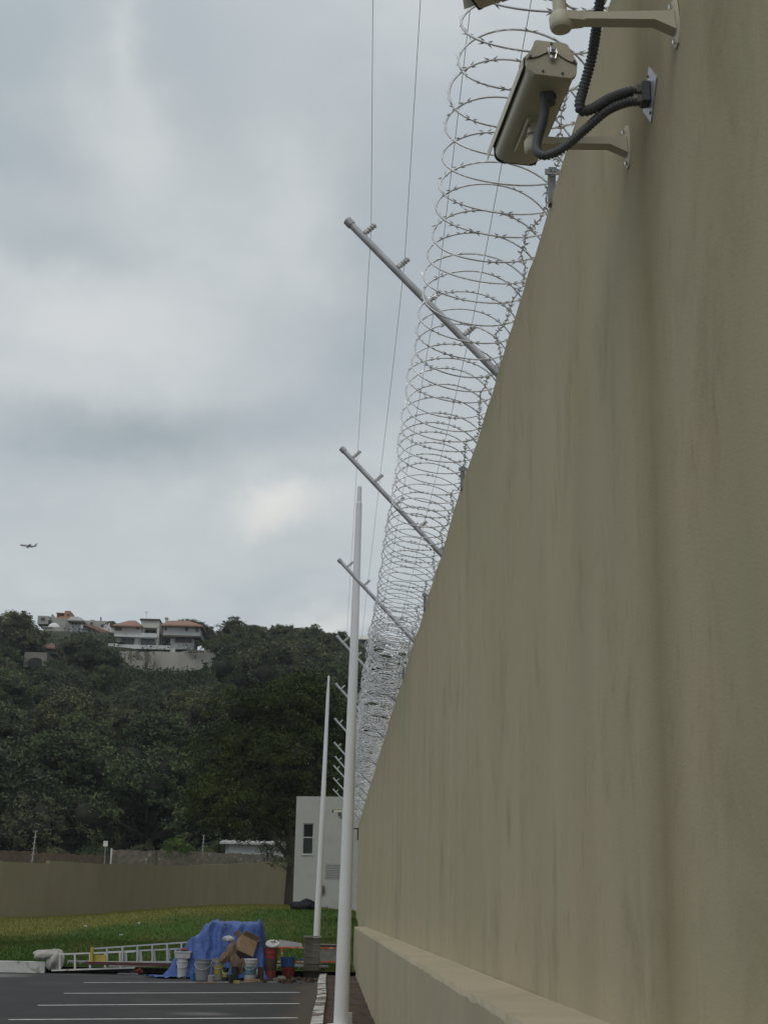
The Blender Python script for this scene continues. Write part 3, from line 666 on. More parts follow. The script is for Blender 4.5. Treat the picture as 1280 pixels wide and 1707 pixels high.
# hut's own camera on a wall bracket
hc = empty('security_camera', hut.matrix_basis @ Vector((0, 0, 0)))
hc.location = at(565, 1355, 60.3); tag(hc, 'small beige camera pointing left on the white hut', 'security camera')
part('body', HOUS, hc, lambda b: (b.box((-.02, 0, .06), (.42, .16, .11), Matrix.Rotation(R(5), 3, 'Y') if False else Matrix.Rotation(R(-4), 3, 'Y'), bev=.02)))
part('sun_shield', MATS['beige_housing'], hc, lambda b: b.box((-.08, 0, .135), (.52, .20, .02), Matrix.Rotation(R(-4), 3, 'Y')))
part('lens_end', GASK, hc, lambda b: b.box((-.26, 0, .035), (.05, .13, .10), Matrix.Rotation(R(18), 3, 'Y')))
part('bracket', HOUSD, hc, lambda b: (b.box((.03, 0, -.08), (.13, .09, .17)), b.box((.16, .0, -.22), (.30, .05, .035)), b.box((.10, 0, -.16), (.03, .05, .15)), b.box((.29, .25, -.22), (.05, .55, .06))))
# dark end bracket on the far end of the wall
b = MB(); b.box((.975, 56.4, 4.52), (.05, .1, .45)); b.box((.90, 56.4, 4.72), (.16, .1, .05))
tag(b.build('end_bracket', SCREW), 'small dark metal bracket on the far end of the wall', 'bracket')
# dark sacks on the grass in front of the hut
BLK = mat('black_plastic', (.012, .012, .018), .6, var=.4, scale=5, spec=.15, bump=.8, bscale=8)
def blobmesh(b, c, r, seed=0, nu=18, nv=10, amp=.18, flat=.0):
    rr = random.Random(seed); ph = [rr.uniform(0, 6.28) for _ in range(6)]; v = []; f = []
    for i in range(nv + 1):
        th = math.pi * i / nv
        for j in range(nu):
            a = 2 * math.pi * j / nu; k = 1 + amp * (math.sin(3 * a + ph[0]) * math.sin(2 * th + ph[1]) + .6 * math.sin(5 * a + ph[2] + 3 * th) + .4 * math.sin(9 * a + ph[3]) * math.sin(7 * th + ph[4])) + rr.uniform(-.03, .03)
            z = math.cos(th) * r[2] * k
            v.append((c[0] + r[0] * k * math.sin(th) * math.cos(a), c[1] + r[1] * k * math.sin(th) * math.sin(a), c[2] + max(z, -r[2] * .8)))
    for i in range(nv):
        for j in range(nu): f.append((i * nu + j, (i + 1) * nu + j, (i + 1) * nu + (j + 1) % nu, i * nu + (j + 1) % nu))
    b.add(v, f)
p = at(503, 1517, 60.5); zl = float(lawn_z(p.x, 60.5))
b = MB(); blobmesh(b, (p.x, 60.5, zl + .14), (.50, .35, .17), 3, 26, 12, .2)
tag(b.build('black_sheeting', BLK, smooth=True), 'crumpled black plastic sheeting on the grass before the hut', 'sheeting')
p2 = at(512, 1513, 61.6); b = MB(); blobmesh(b, (p2.x, 61.6, float(lawn_z(p2.x, 61.6)) + .25), (.28, .2, .16), 9, 20, 10, .25)
tag(b.build('black_bag', BLK, smooth=True), 'small rounded black bag behind the crumpled black sheeting', 'bag')

# ================================================================ FAR BOUNDARY WALL
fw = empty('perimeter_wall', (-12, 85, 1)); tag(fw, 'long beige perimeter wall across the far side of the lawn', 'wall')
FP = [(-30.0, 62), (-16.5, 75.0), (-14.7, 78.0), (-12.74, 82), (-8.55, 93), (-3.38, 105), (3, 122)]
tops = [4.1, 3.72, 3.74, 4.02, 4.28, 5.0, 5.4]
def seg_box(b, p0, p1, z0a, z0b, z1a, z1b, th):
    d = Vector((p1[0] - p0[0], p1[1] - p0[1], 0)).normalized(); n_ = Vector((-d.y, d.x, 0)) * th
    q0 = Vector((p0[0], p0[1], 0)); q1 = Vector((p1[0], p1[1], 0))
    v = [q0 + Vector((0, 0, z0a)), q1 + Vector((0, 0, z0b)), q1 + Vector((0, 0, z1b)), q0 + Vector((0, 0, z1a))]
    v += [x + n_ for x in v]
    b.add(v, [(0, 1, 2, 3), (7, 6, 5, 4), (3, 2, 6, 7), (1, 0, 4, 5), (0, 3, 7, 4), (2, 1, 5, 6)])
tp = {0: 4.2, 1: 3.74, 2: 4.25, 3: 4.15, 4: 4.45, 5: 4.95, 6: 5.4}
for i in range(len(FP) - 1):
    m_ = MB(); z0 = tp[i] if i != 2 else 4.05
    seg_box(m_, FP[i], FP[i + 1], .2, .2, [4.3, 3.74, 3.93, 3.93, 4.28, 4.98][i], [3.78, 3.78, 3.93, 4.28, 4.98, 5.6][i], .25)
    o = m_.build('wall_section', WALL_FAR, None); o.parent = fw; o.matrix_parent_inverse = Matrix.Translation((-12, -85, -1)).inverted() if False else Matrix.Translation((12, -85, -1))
# older neighbouring walls behind it
BRK = mat('old_brick', (.150, .098, .068), .95, var=.35, scale=6, bump=.8, bscale=12, col2=(.09, .075, .06), mask=(.5, .6))
RUB = mat('rubble_wall', (.135, .12, .095), .95, var=.35, scale=3, bump=1, bscale=6, col2=(.26, .24, .21), mask=(.58, .66))
def far_strip(name, pts, th, m, label, jag=.05):
    b = MB(); v = []; f = []; q = []
    for (x0, yt0, Y0), (x1, yt1, Y1) in zip(pts[:-1], pts[1:]):
        n = max(2, int(abs(x1 - x0) / 4))
        for k in range(n): t = k / n; q.append((x0 + (x1 - x0) * t, yt0 + (yt1 - yt0) * t, Y0 + (Y1 - Y0) * t))
    q.append(pts[-1])
    for x, yt, Y in q:
        p = at(x, yt, Y); z = p.z + rnd.uniform(-jag, jag)
        v += [(p.x, Y, .5), (p.x, Y, z), (p.x, Y + th, z), (p.x, Y + th, .5)]
    for i in range(len(q) - 1):
        for k in range(3): f.append((4 * i + k, 4 * i + 4 + k, 4 * i + 5 + k, 4 * i + k + 1))
    f += [(0, 1, 2, 3), tuple(4 * (len(q) - 1) + k for k in (3, 2, 1, 0))]
    return tag(b.add(v, f).build(name, m), label, 'wall')
far_strip('brick_wall', [(-60, 1410, 88), (0, 1419, 92), (60, 1420, 97), (62, 1423, 97), (120, 1425, 101), (182, 1427, 105)], .3, BRK, 'reddish brown old brick wall behind the perimeter wall at left')
far_strip('rubble_wall', [(187, 1417, 105), (260, 1419, 105.5), (262, 1417, 105.6), (345, 1421, 106), (430, 1425, 107), (480, 1428, 108)], .3, RUB, 'grey rubble wall behind the perimeter wall, right of the brick one')
p = at(186, 1417, 104.5); b = MB(); b.box((p.x, 104.5, p.z - 1.2), (.10, .10, 2.6)); tag(b.build('wall_post', WHITEK), 'thin white post where brick and rubble walls meet', 'post')
# insulated fence posts on the perimeter wall
INS2 = mat('dull_insulator', (.24, .24, .23), .6)
def ins_post(px, py0, py1, Y, tilt, label):
    a = at(px, py1, Y); c = at(px + tilt, py0, Y)
    root = empty('fence_post', a); tag(root, label, 'fence post', 'insulated posts on the perimeter wall')
    d = c - a; part('rod', PIPE, root, lambda b: b.tube([(0, 0, 0), d], .03, 6))
    for k in range(6):
        q = d * (.08 + k * .175); part('insulator', INS2, root, lambda b: b.box(q + Vector((.0, -.04, .02)), (.22, .05, .045), Matrix.Rotation(R(-12), 3, 'Y')))
ins_post(53, 1385, 1440, 77.5, 7, 'thin leaning post with white insulators on the far wall, left')
ins_post(337, 1392, 1428, 108, 3, 'thin faint post with insulators on the far wall, before the trees')
p = at(176, 1407, 101); sg = empty('small_sign', (p.x, 101, p.z)); tag(sg, 'small blank white square sign above the old brick wall', 'sign')
part('panel', mat('sign_white', (.6, .6, .58), .6), sg, lambda b: b.box((0, 0, 0), (.30, .03, .36))); part('stake', PIPE, sg, lambda b: b.tube([(0, .03, -2.2), (0, .03, .1)], .02, 6))
# pale shed behind the wall
sh = empty('pale_shed', at(425, 1425, 109.5)); tag(sh, 'low whitish shed showing through branches beyond the far wall', 'shed')
SHW = mat('shed_sheet', (.46, .47, .46), .6, var=.12, scale=1.5, col2=(.30, .30, .28), mask=(.55, .62))
part('wall', SHW, sh, lambda b: b.box((0, 1.0, -1.6), (4.4, 2, 4.6)))
part('roof', SHW, sh, lambda b: b.box((0, 0.9, .88), (5.2, 2.8, .14), Matrix.Rotation(R(5), 3, 'X')))
for q in range(9): part('roof_sheet_rib', SHW, sh, lambda b: b.box((-2.3 + q * .575, .9, .98), (.10, 2.7, .05), Matrix.Rotation(R(5), 3, 'X')))

# ================================================================ TREES
def leafmat(name, a, c, hue=.0):
    m = bpy.data.materials.new(name); m.use_nodes = True; t = m.node_tree; b = t.nodes['Principled BSDF']
    b.inputs['Roughness'].default_value = .75; b.inputs['Specular IOR Level'].default_value = .15
    o_ = nd(t, 'ShaderNodeTexCoord').outputs['Object']
    n = NOISE(t, o_, .45, 5, .6); r_ = nd(t, 'ShaderNodeObjectInfo').outputs['Random']
    isl = nd(t, 'ShaderNodeNewGeometry').outputs['Random Per Island']
    f = M_(t, 'ADD', M_(t, 'MULTIPLY', n, .85), M_(t, 'MULTIPLY', isl, .18))
    o = RAMP(t, f, [(.38, a), (.64, c)], 'LINEAR')
    k = MIX(t, 1.0, o, RAMP(t, r_, [(0, (.62, .70, .66)), (.5, (.95, 1, .95)), (1, (1.22, 1.14, .92))], 'LINEAR'), 'MULTIPLY')
    t.links.new(k, b.inputs['Base Color'])
    return m
LEAF = leafmat('dark_foliage', (.032, .042, .022), (.155, .165, .092))
LEAF2 = leafmat('green_foliage', (.032, .052, .022), (.145, .175, .080))
LEAF3 = leafmat('bright_foliage', (.05, .085, .02), (.11, .16, .04))
BARK = mat('bark', (.060, .050, .040), .95, var=.3, scale=3, bump=.8, bscale=8, stretch=(1, 1, .3))
CORE_DARK = mat('crown_core_dark', (.022, .026, .014), .95, var=.4, scale=2.5, bump=1, bscale=5)  # near-black crown core, shade between the leaves put into its colour
def crown_arrays(seed, lobes, nclus, nleaf, sig, size, core=0):
    g = np.random.default_rng(seed); lob = np.array(lobes, float)
    wts = (lob[:, 3] ** 2); wts /= wts.sum(); idx = g.choice(len(lob), nclus, p=wts)
    d = g.normal(size=(nclus, 3)); d[:, 2] = d[:, 2] * .9 + .25; d /= np.linalg.norm(d, axis=1)[:, None]
    rad = lob[idx, 3] * (g.uniform(.0, 1, nclus) ** .16) * g.uniform(.85, 1.12, nclus)
    c = lob[idx, :3] + d * rad[:, None] * np.array([1, 1, .78])
    n = nclus * nleaf; cc = np.repeat(c, nleaf, 0); cs = np.repeat(g.uniform(.5, 1.4, nclus), nleaf)
    p = cc + g.normal(size=(n, 3)) * (sig * cs)[:, None] * np.array([1, 1, .6])
    nm = g.normal(size=(n, 3)); nm[:, 2] += .8; nm /= np.linalg.norm(nm, axis=1)[:, None]
    u = np.cross(nm, g.normal(size=(n, 3))); u /= np.linalg.norm(u, axis=1)[:, None]; v = np.cross(nm, u)
    s = size * g.uniform(.6, 1.4, n)[:, None]
    V = np.stack([p - u * s, p - v * s * .5, p + u * s, p + v * s * .5], 1).reshape(-1, 3)
    Fq = np.arange(n * 4).reshape(-1, 4)
    if core:                                                # solid core added in every lobe to block light
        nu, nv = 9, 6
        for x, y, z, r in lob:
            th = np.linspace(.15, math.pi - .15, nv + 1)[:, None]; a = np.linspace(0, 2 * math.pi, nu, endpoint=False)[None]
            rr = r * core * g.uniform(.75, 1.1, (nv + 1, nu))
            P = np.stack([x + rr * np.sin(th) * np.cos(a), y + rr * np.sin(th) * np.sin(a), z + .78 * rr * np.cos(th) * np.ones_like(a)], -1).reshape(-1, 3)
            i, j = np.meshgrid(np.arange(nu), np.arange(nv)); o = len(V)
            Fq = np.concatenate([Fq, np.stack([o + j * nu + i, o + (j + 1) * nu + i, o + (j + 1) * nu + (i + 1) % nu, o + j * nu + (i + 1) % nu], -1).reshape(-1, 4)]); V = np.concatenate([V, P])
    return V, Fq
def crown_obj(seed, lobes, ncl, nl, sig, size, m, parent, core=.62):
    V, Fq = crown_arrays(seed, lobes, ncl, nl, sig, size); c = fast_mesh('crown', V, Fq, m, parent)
    V2, F2 = crown_arrays(seed, lobes, 1, 1, sig, .01, core); fast_mesh('dark_core', V2, F2, CORE_DARK, parent); return c  # added dark core keeps light from passing through the crown
def limbs(b, lobes, th, r0, seed):
    g = random.Random(seed)
    b.tube([(0, 0, -1.5), (.05, 0, th * .5), (-.03, .05, th)], [r0 * 1.25, r0, r0 * .8], 9)
    for x, y, z, r in lobes:
        m_ = Vector((x * .45 + g.uniform(-.2, .2), y * .45, th + (z - th) * .45)); b.tube([(0, 0, th * .85), m_, (x, y, z + r * .3)], [r0 * .6, r0 * .38, r0 * .1], 6)
def make_tree(name, seed, h, wd, m, ncl=230, nl=30, leaf=.17, trunk=.3, nlob=7):
    g = random.Random(seed); root = empty(name); lobes = []
    for i in range(nlob):
        a = g.uniform(0, 6.28); rr = wd * .36 * math.sqrt(g.random()); r = wd * g.uniform(.15, .24)
        lobes.append((rr * math.cos(a) * 1.2, rr * math.sin(a) * 1.2, h * (.86 - .42 * (rr / (wd * .36)) ** 1.5) - h * g.uniform(0, .10), r))
    lobes.append((0, 0, h - wd * .26, wd * .26))
    b = MB(); limbs(b, lobes, h * .35, trunk, seed); b.build('trunk', BARK, root, smooth=True)
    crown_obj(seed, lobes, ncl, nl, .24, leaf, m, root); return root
protos = [make_tree('hillside_tree', 10 + i, 8, 8.5 + (i % 3), [LEAF, LEAF, LEAF2, LEAF, LEAF, LEAF2][i], 330, 60, .12, nlob=9) for i in range(6)]
used = [False] * 6
def put_tree(k, loc, s, rz, label, group=None, sz=None, name='hillside_tree'):
    o = protos[k] if not used[k] else copy_tree(protos[k]); used[k] = True
    o.name = name; o.location = loc; o.scale = (s, s, sz or s); o.rotation_euler = (0, 0, rz); tag(o, label, 'tree', group); return o
# upper outline (in picture rows) that crowns keep under, so the houses stay in view
LIM = [(-200, 1015), (0, 1018), (15, 1012), (40, 1020), (60, 1036), (66, 1100), (80, 1118), (100, 1080), (112, 1062), (130, 1050), (160, 1056), (176, 1078), (184, 1108), (205, 1098), (228, 1128), (262, 1122), (300, 1130), (345, 1122), (362, 1112), (366, 1035), (400, 1036), (420, 1048), (430, 1052), (480, 1045), (520, 1042), (560, 1050), (590, 1062), (620, 1070), (760, 1060)]
def lim(x):
    if x <= LIM[0][0]: return LIM[0][1]
    for (a, ya), (c, yc) in zip(LIM[:-1], LIM[1:]):
        if a <= x <= c: return ya + (yc - ya) * (x - a) / (c - a)
    return LIM[-1][1]
ROTT = ROT.transposed()
def proj(p):
    q = ROTT @ (Vector(p) - Vector((0, 0, EYE))); return 640 + F * q.x / -q.z, 853.5 - F * q.y / -q.z
rows = [117.5, 120.5, 125, 131, 138, 145, 153, 161, 169, 177, 185, 193, 201, 209]
TG = 'trees covering the hillside'
tr = random.Random(21)
TIERN = ['lowest', 'second lowest', 'third', 'fourth', 'fifth', 'sixth', 'seventh', 'eighth', 'ninth', 'tenth', 'eleventh', 'twelfth', 'thirteenth', 'topmost']
for ri, Y in enumerate(rows):
    x0, x1 = -.262 * Y - 5, .045 * Y + 3; sp = 7.0 + ri * .12; n = int((x1 - x0) / sp); cnt = 0
    for k in range(n + 1):
        x = x0 + (x1 - x0) * k / n + tr.uniform(-1.2, 1.2); y = Y + tr.uniform(-2.2, 2.2); z = float(hill_z(x, y)) - .6
        s = tr.uniform(.72, 1.30); hz = 8.9 * s
        top = proj((x, y, z + hz))
        wpx = 4.2 * s / y * F
        lm = max(lim(top[0]), lim(top[0] - wpx * .6), lim(top[0] + wpx * .6))
        if top[1] < lm - 2:
            # shrink until it stays below the roofs and walls it must not hide
            need = (at(top[0], lm, y).z - z) / 8.9
            if need < .28: continue
            s = min(s, need)
        q = tr.randrange(6)
        put_tree(q, (x, y, z), s, tr.uniform(0, 6.28), '%s broad-leaved tree from left in the %s tier up the wooded hillside' % (ORD[cnt] if cnt < 20 else 'last', TIERN[ri]), TG)
        cnt += 1
# skyline and landmark trees
def px_tree(k, px, ptop, pbase, Y, label, wide=1.0, name='skyline_tree', grp='trees along the skyline'):
    a = at(px, pbase, Y); a.z = float(hill_z(a.x, Y)) - .3; t_ = at(px, ptop, Y); hgt = (t_.z - a.z) / 8.3
    return put_tree(k, a, hgt * wide, tr.uniform(0, 6.28), label, grp, hgt, name)
px_tree(0, 16, 1008, 1100, 208, 'big dark tree on the skyline at the far left', .98)
px_tree(3, -20, 1025, 1105, 206, 'dark tree cut by the left edge on the skyline', 1.0)
px_tree(1, 48, 1052, 1105, 212, 'lower dark tree right of the big far left tree', .9)
px_tree(5, 380, 1060, 1105, 216, 'dark shrubby tree beyond the right end of the retaining wall', 1.25)
px_tree(4, 132, 1049, 1112, 204, 'dark rounded tree below the red tiled roofs', 1.05)
px_tree(3, 160, 1062, 1118, 203, 'dark tree against the foot of the left villa', 1.0)
px_tree(0, 318, 1027, 1060, 236, 'dark treetop showing above the right villa roof', 1.3)
px_tree(2, 350, 1062, 1118, 218, 'small bright green tree at the right villa corner', .95)
px_tree(1, 382, 1027, 1120, 222, 'tall dark tree just right of the right villa', 1.1)
px_tree(4, 406, 1033, 1120, 220, 'tall dark tree behind the pale utility pole', 1.1)
px_tree(3, 418, 1042, 1130, 218, 'dark tree left of the bright sky gap', .8)
for i, (px, tp_, w_) in enumerate([(460, 1038, 1.0), (480, 1037, 1.0), (503, 1039, 1.05), (526, 1041, 1.1), (548, 1050, .9), (568, 1048, .9), (592, 1068, 1.0), (612, 1072, 1.0)]):
    px_tree([0, 3, 4, 1, 0, 3, 2, 2][i], px, tp_, 1105, 226, 'skyline tree %s from the bright sky gap' % ['first right', 'second right', 'third right', 'fourth right', 'fifth right', 'sixth right, beside the near pole', 'seventh right, behind the near pole', 'eighth right, between near pole and coil'][i], w_)
for i, px in enumerate([405, 452, 478, 505, 530, 556, 584, 612, 640]):
    px_tree([5, 1, 4, 0, 3, 1, 5, 4, 0][i], px, [1078, 1072, 1066, 1062, 1066, 1070, 1076, 1082, 1084][i], 1110, 213, '%s tree from left just under the skyline row, right of the villas' % ORD[i], 1.05, 'ridge_tree', 'trees just under the skyline')
px_tree(2, 440, 1092, 1150, 190, 'lighter green bush-like tree on the slope below the sky gap', 1.2)
px_tree(5, 500, 1085, 1140, 195, 'lighter green tree on the slope below the skyline row', 1.3)
# big dark tree by the far wall, trunk in front of it
bt = empty('large_tree', (0, 0, 0)); base = at(482, 1510, 82); bt.location = (base.x, 82, base.z)
lob = []
for px, py, r, dy in [(400, 1190, 1.9, 0), (455, 1180, 1.9, 1), (500, 1170, 1.8, -1), (540, 1200, 1.8, 0), (370, 1260, 2.0, 1), (430, 1260, 2.4, 0), (500, 1260, 2.4, -1), (555, 1270, 1.8, 1), (360, 1330, 1.9, 0), (420, 1340, 2.3, 1), (490, 1340, 2.2, 0), (550, 1340, 1.7, 1), (400, 1350, 1.4, -1), (465, 1352, 1.3, 0), (345, 1345, 1.2, 0), (520, 1150, 1.3, 0), (590, 1230, 1.6, 1)]:
    p = at(px, py, 82 + dy); lob.append((p.x - base.x, dy, p.z - base.z, r))
def bigtrunk(b):
    c = [at(x, y, 82) - base for x, y in [(481, 1530), (483, 1480), (487, 1430), (480, 1370), (470, 1300)]]
    b.tube(c, [.32, .26, .24, .22, .14], 10)
    b.tube([at(486, 1440, 82) - base, at(462, 1405, 81.7) - base, at(430, 1350, 81.5) - base], [.16, .11, .05], 7)
    for x, y, z, r in lob: b.tube([c[3], Vector((x * .6, y * .6, z * .75 + .8)), (x, y, z)], [.12, .07, .03], 5)
part('trunk', BARK, bt, bigtrunk, True)
crown_obj(77, lob, 1900, 50, .26, .075, leafmat('large_tree_foliage', (.022, .034, .010), (.105, .120, .036)), bt, .42)
tag(bt, 'large dark green tree with bent trunk left of the white hut', 'tree')
# ivy-like hanging growth on its trunk foot
iv = at(455, 1432, 81); V, Fq = crown_arrays(5, [(0, 0, 0, .55), (.5, 0, -.3, .45), (-.4, 0, .5, .45), (.9, 0, .2, .45), (.5, 0, .7, .5), (-1.6, 0, .85, .28), (-1.2, 0, 1.3, .4)], 80, 26, .14, .055)
o = fast_mesh('hanging_shrub', V, Fq, LEAF); o.location = iv; tag(o, 'thin shrub hanging over the perimeter wall beside the large trunk', 'shrub')
# bright bush and low shrubs behind the wall
def bush(px, py, Y, r, m, label, seed, ncl=60):
    c = at(px, py, Y); V, Fq = crown_arrays(seed, [(0, 0, 0, r), (r * .9, 0, -r * .3, r * .7), (-r * .8, 0, -r * .35, r * .75)], ncl, 34, .2, .07)
    o = fast_mesh('bush', V, Fq, m); o.location = c; tag(o, label, 'bush', 'bushes behind the perimeter wall')
bush(294, 1412, 104, .72, LEAF3, 'bright green bush above the rubble wall', 31)
bush(160, 1420, 112, .8, LEAF2, 'low dull green bush left of the small white sign', 32)
bush(90, 1424, 110, .7, LEAF, 'dark low bush above the brick wall', 33)
bush(235, 1420, 112, .7, LEAF, 'dark low bush between the small sign and bright bush', 34)
bush(365, 1416, 112, .9, LEAF2, 'green bush left of the pale shed', 35)
UNDER = leafmat('undergrowth_foliage', (.020, .030, .014), (.060, .072, .032))  # leaf tone darkened to put shade into the gaps between trees
# undergrowth filling the gaps between the trees
ng = 2300; ux = nprng.uniform(-62, 16, ng); uy = np.concatenate([nprng.uniform(113, 222, 1000), nprng.uniform(192, 213.4, 1300)]); ok = (ux > -.27 * uy - 5) & (ux < .05 * uy + 4)
ux, uy = ux[ok], uy[ok]; uz = hill_z(ux, uy); ng = len(ux); nl = 46
pc = np.repeat(np.stack([ux, uy, uz], 1), nl, 0); gg = np.random.default_rng(8); n = len(pc)
pp = pc + gg.normal(size=(n, 3)) * np.array([.9, .9, .45]) + np.array([0, 0, .6])
nm = gg.normal(size=(n, 3)); nm[:, 2] += .8; nm /= np.linalg.norm(nm, axis=1)[:, None]
u = np.cross(nm, gg.normal(size=(n, 3))); u /= np.linalg.norm(u, axis=1)[:, None]; v_ = np.cross(nm, u); s_ = .17 * gg.uniform(.6, 1.4, n)[:, None]
V = np.stack([pp - u * s_, pp - v_ * s_ * .6, pp + u * s_, pp + v_ * s_ * .6], 1).reshape(-1, 3)
tag(fast_mesh('undergrowth', V, np.arange(n * 4).reshape(-1, 4), UNDER), 'tangled low undergrowth between the hillside trees', 'undergrowth', kind='stuff')

# ================================================================ HOUSES ON THE HILL
HW_ = mat('villa_render', (.54, .53, .48), .9, var=.10, scale=.5, bump=.1, bscale=3)
HWB = mat('villa_render_cool', (.54, .55, .55), .9, var=.08, scale=.5)
TILE = mat('clay_tiles', (.26, .160, .125), .85, var=.22, scale=2.5, bump=.6, bscale=6, col2=(.22, .12, .08), mask=(.5, .7))
DGL = mat('villa_glass', (.045, .05, .058), .25, spec=.5, var=.2)
RET = mat('retaining_render', (.36, .345, .30), .92, var=.16, scale=.35, bump=.3, bscale=3, col2=(.12, .11, .09), mask=(.54, .62), stretch=(1, 1, .45))
SHDW = mat('void_shade', (.03, .03, .03), .9)  # flat near-black, shade of openings and undersides put into the colour
HY = 219.0
def U(px, py, Y=HY): return at(px, py, Y)
def pxbox(b, x0, y0, x1, y1, Y, th, dy=0):
    """solid whose near face spans the given outline at distance Y"""
    a = at(x0, y1, Y); c = at(x1, y0, Y); b.box(((a.x + c.x) / 2, Y + th / 2 + dy, (a.z + c.z) / 2), (c.x - a.x, th, c.z - a.z))
def hip(b, x0, x1, ye, yr, Y, depth, xr0, xr1, over=.25):
    """hip roof: eave line at row ye, ridge at row yr"""
    e0 = at(x0, ye, Y); e1 = at(x1, ye, Y); r0 = at(xr0, yr, Y + depth * .45); r1 = at(xr1, yr, Y + depth * .45)
    z = (e0.z + e1.z) / 2; t_ = .2
    v = [(e0.x, Y - over, z), (e1.x, Y - over, z), (e1.x, Y + depth, z), (e0.x, Y + depth, z), (r0.x, Y + depth * .45, r0.z), (r1.x, Y + depth * .45, r1.z)]
    v += [(x, y, zz_ - t_) for x, y, zz_ in v[:4]]
    b.add(v, [(0, 1, 5, 4), (1, 2, 5), (2, 3, 4, 5), (3, 0, 4), (6, 7, 1, 0), (7, 8, 2, 1), (8, 9, 3, 2), (9, 6, 0, 3), (9, 8, 7, 6)])
def window(parent, x0, y0, x1, y1, Y, mull=1, name='window'):
    a = at(x0, y1, Y); c = at(x1, y0, Y); W_, H_ = c.x - a.x, c.z - a.z
    fr = part(name, HOUSD, parent, lambda b: (b.box(((a.x + c.x) / 2, Y - .03, a.z + .05), (W_, .08, .10)), b.box(((a.x + c.x) / 2, Y - .03, c.z - .05), (W_, .08, .10)), b.box((a.x + .05, Y - .03, (a.z + c.z) / 2), (.1, .08, H_ - .2)), b.box((c.x - .05, Y - .03, (a.z + c.z) / 2), (.1, .08, H_ - .2)),
              [b.box((a.x + W_ * k / (mull + 1), Y - .025, (a.z + c.z) / 2), (.08, .06, H_ - .2)) for k in range(1, mull + 1)]))
    for k in range(mull + 1):
        xa = a.x + W_ * k / (mull + 1) + .045; xb = a.x + W_ * (k + 1) / (mull + 1) - .045
        part('pane', DGL, fr, lambda b: b.box(((xa + xb) / 2, Y - .008, (a.z + c.z) / 2), (xb - xa, .012, H_ - .2)))
    return fr
# left villa (children are given in world space, so the root sits at the origin of the plot and is un-offset)
def house(name, label, cat='house', group='houses on top of the hill'):
    o = empty(name, (0, 0, 0)); return tag(o, label, cat, group)
lv = house('villa', 'left half of the pale villa, orange hip roof beside a flat roofed tower')
part('wall', HW_, lv, lambda b: (pxbox(b, 190, 1044, 236, 1060, HY - .8, 7), pxbox(b, 192, 1061, 262, 1079, HY, 6)))
part('tower_wall', HW_, lv, lambda b: (pxbox(b, 235, 1033, 266, 1046, HY - .2, 6), pxbox(b, 260, 1046, 266, 1077, HY - .2, 6), pxbox(b, 236.5, 1046, 240, 1060.5, HY - .2, 6), pxbox(b, 240, 1046, 260, 1060, HY + 2.2, 3)))
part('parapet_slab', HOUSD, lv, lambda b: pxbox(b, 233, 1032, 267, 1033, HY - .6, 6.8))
part('roof', TILE, lv, lambda b: hip(b, 187, 238, 1043, 1034.5, HY - 1.4, 8, 216, 226))
part('eave', HWB, lv, lambda b: pxbox(b, 189, 1043.2, 237, 1044.6, HY - 1.2, 7.5))
part('floor_slab', HWB, lv, lambda b: pxbox(b, 190, 1059.6, 262, 1061, HY - 1.3, 7))
window(lv, 192, 1044.6, 203, 1051, HY - .85, 1); window(lv, 227, 1044.5, 232, 1049, HY - .85, 0)
window(lv, 203, 1064.5, 223, 1075, HY - .06, 1); window(lv, 234.5, 1064.5, 258, 1075.5, HY - .06, 1)
window(lv, 240.3, 1046.5, 259.5, 1058, HY + 2.1, 1)
part('balcony', HWB, lv, lambda b: pxbox(b, 235, 1056, 261, 1060, HY - 1.25, .25))
part('pilaster', HW_, lv, lambda b: (pxbox(b, 224.5, 1062, 231, 1078, HY - .35, .3), pxbox(b, 192, 1062, 200, 1078, HY - .3, .25)))
rv = house('villa', 'right half of the pale villa, orange hip roof with a square chimney')
part('wall', HWB, rv, lambda b: (pxbox(b, 272, 1042.5, 334, 1060, HY - .9, 7.2), pxbox(b, 283, 1061, 324, 1082, HY, 6)))
part('side_wall', HW_, rv, lambda b: (pxbox(b, 266.2, 1046, 272, 1058, HY + 1.5, 3), pxbox(b, 266.5, 1060, 283, 1078, HY + 2.4, 3)))
part('roof', TILE, rv, lambda b: hip(b, 268, 339, 1042.5, 1034.8, HY - 1.6, 8.6, 282, 314))
part('eave', HW_, rv, lambda b: pxbox(b, 270, 1042.8, 336, 1043.8, HY - 1.3, 7.8))
part('chimney', HW_, rv, lambda b: (pxbox(b, 275, 1031, 279, 1041, HY + 2, 1.0), pxbox(b, 274.3, 1029, 279.8, 1031, HY + 1.8, 1.3)))
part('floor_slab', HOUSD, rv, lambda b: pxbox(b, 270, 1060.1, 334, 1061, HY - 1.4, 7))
window(rv, 309, 1045, 314, 1052, HY - .96, 0); window(rv, 326, 1047, 331, 1053, HY - .96, 0); window(rv, 274.5, 1044, 278, 1051, HY - .96, 0)
window(rv, 292, 1063, 320, 1071, HY - .06, 2); window(rv, 270, 1061.5, 281, 1074, HY + 2.3, 0, 'door')
part('annex', HW_, rv, lambda b: pxbox(b, 324.2, 1062, 332, 1070, HY + 1, 3))
tr_ = tag(house('terrace', 'white terrace slab running in front of both villa halves'), cat='terrace')
del tr_['group']
part('slab', HWB, tr_, lambda b: pxbox(b, 180, 1076.5, 285, 1080.5, HY - 3, 3.2)); part('parapet', HWB, tr_, lambda b: pxbox(b, 180, 1073, 196, 1079, HY - 3.1, .3))
part('shaded_under_wall', SHDW, tr_, lambda b: pxbox(b, 192, 1080.5, 290, 1086, HY + .5, 2))  # wall below the slab, its shade put into the colour
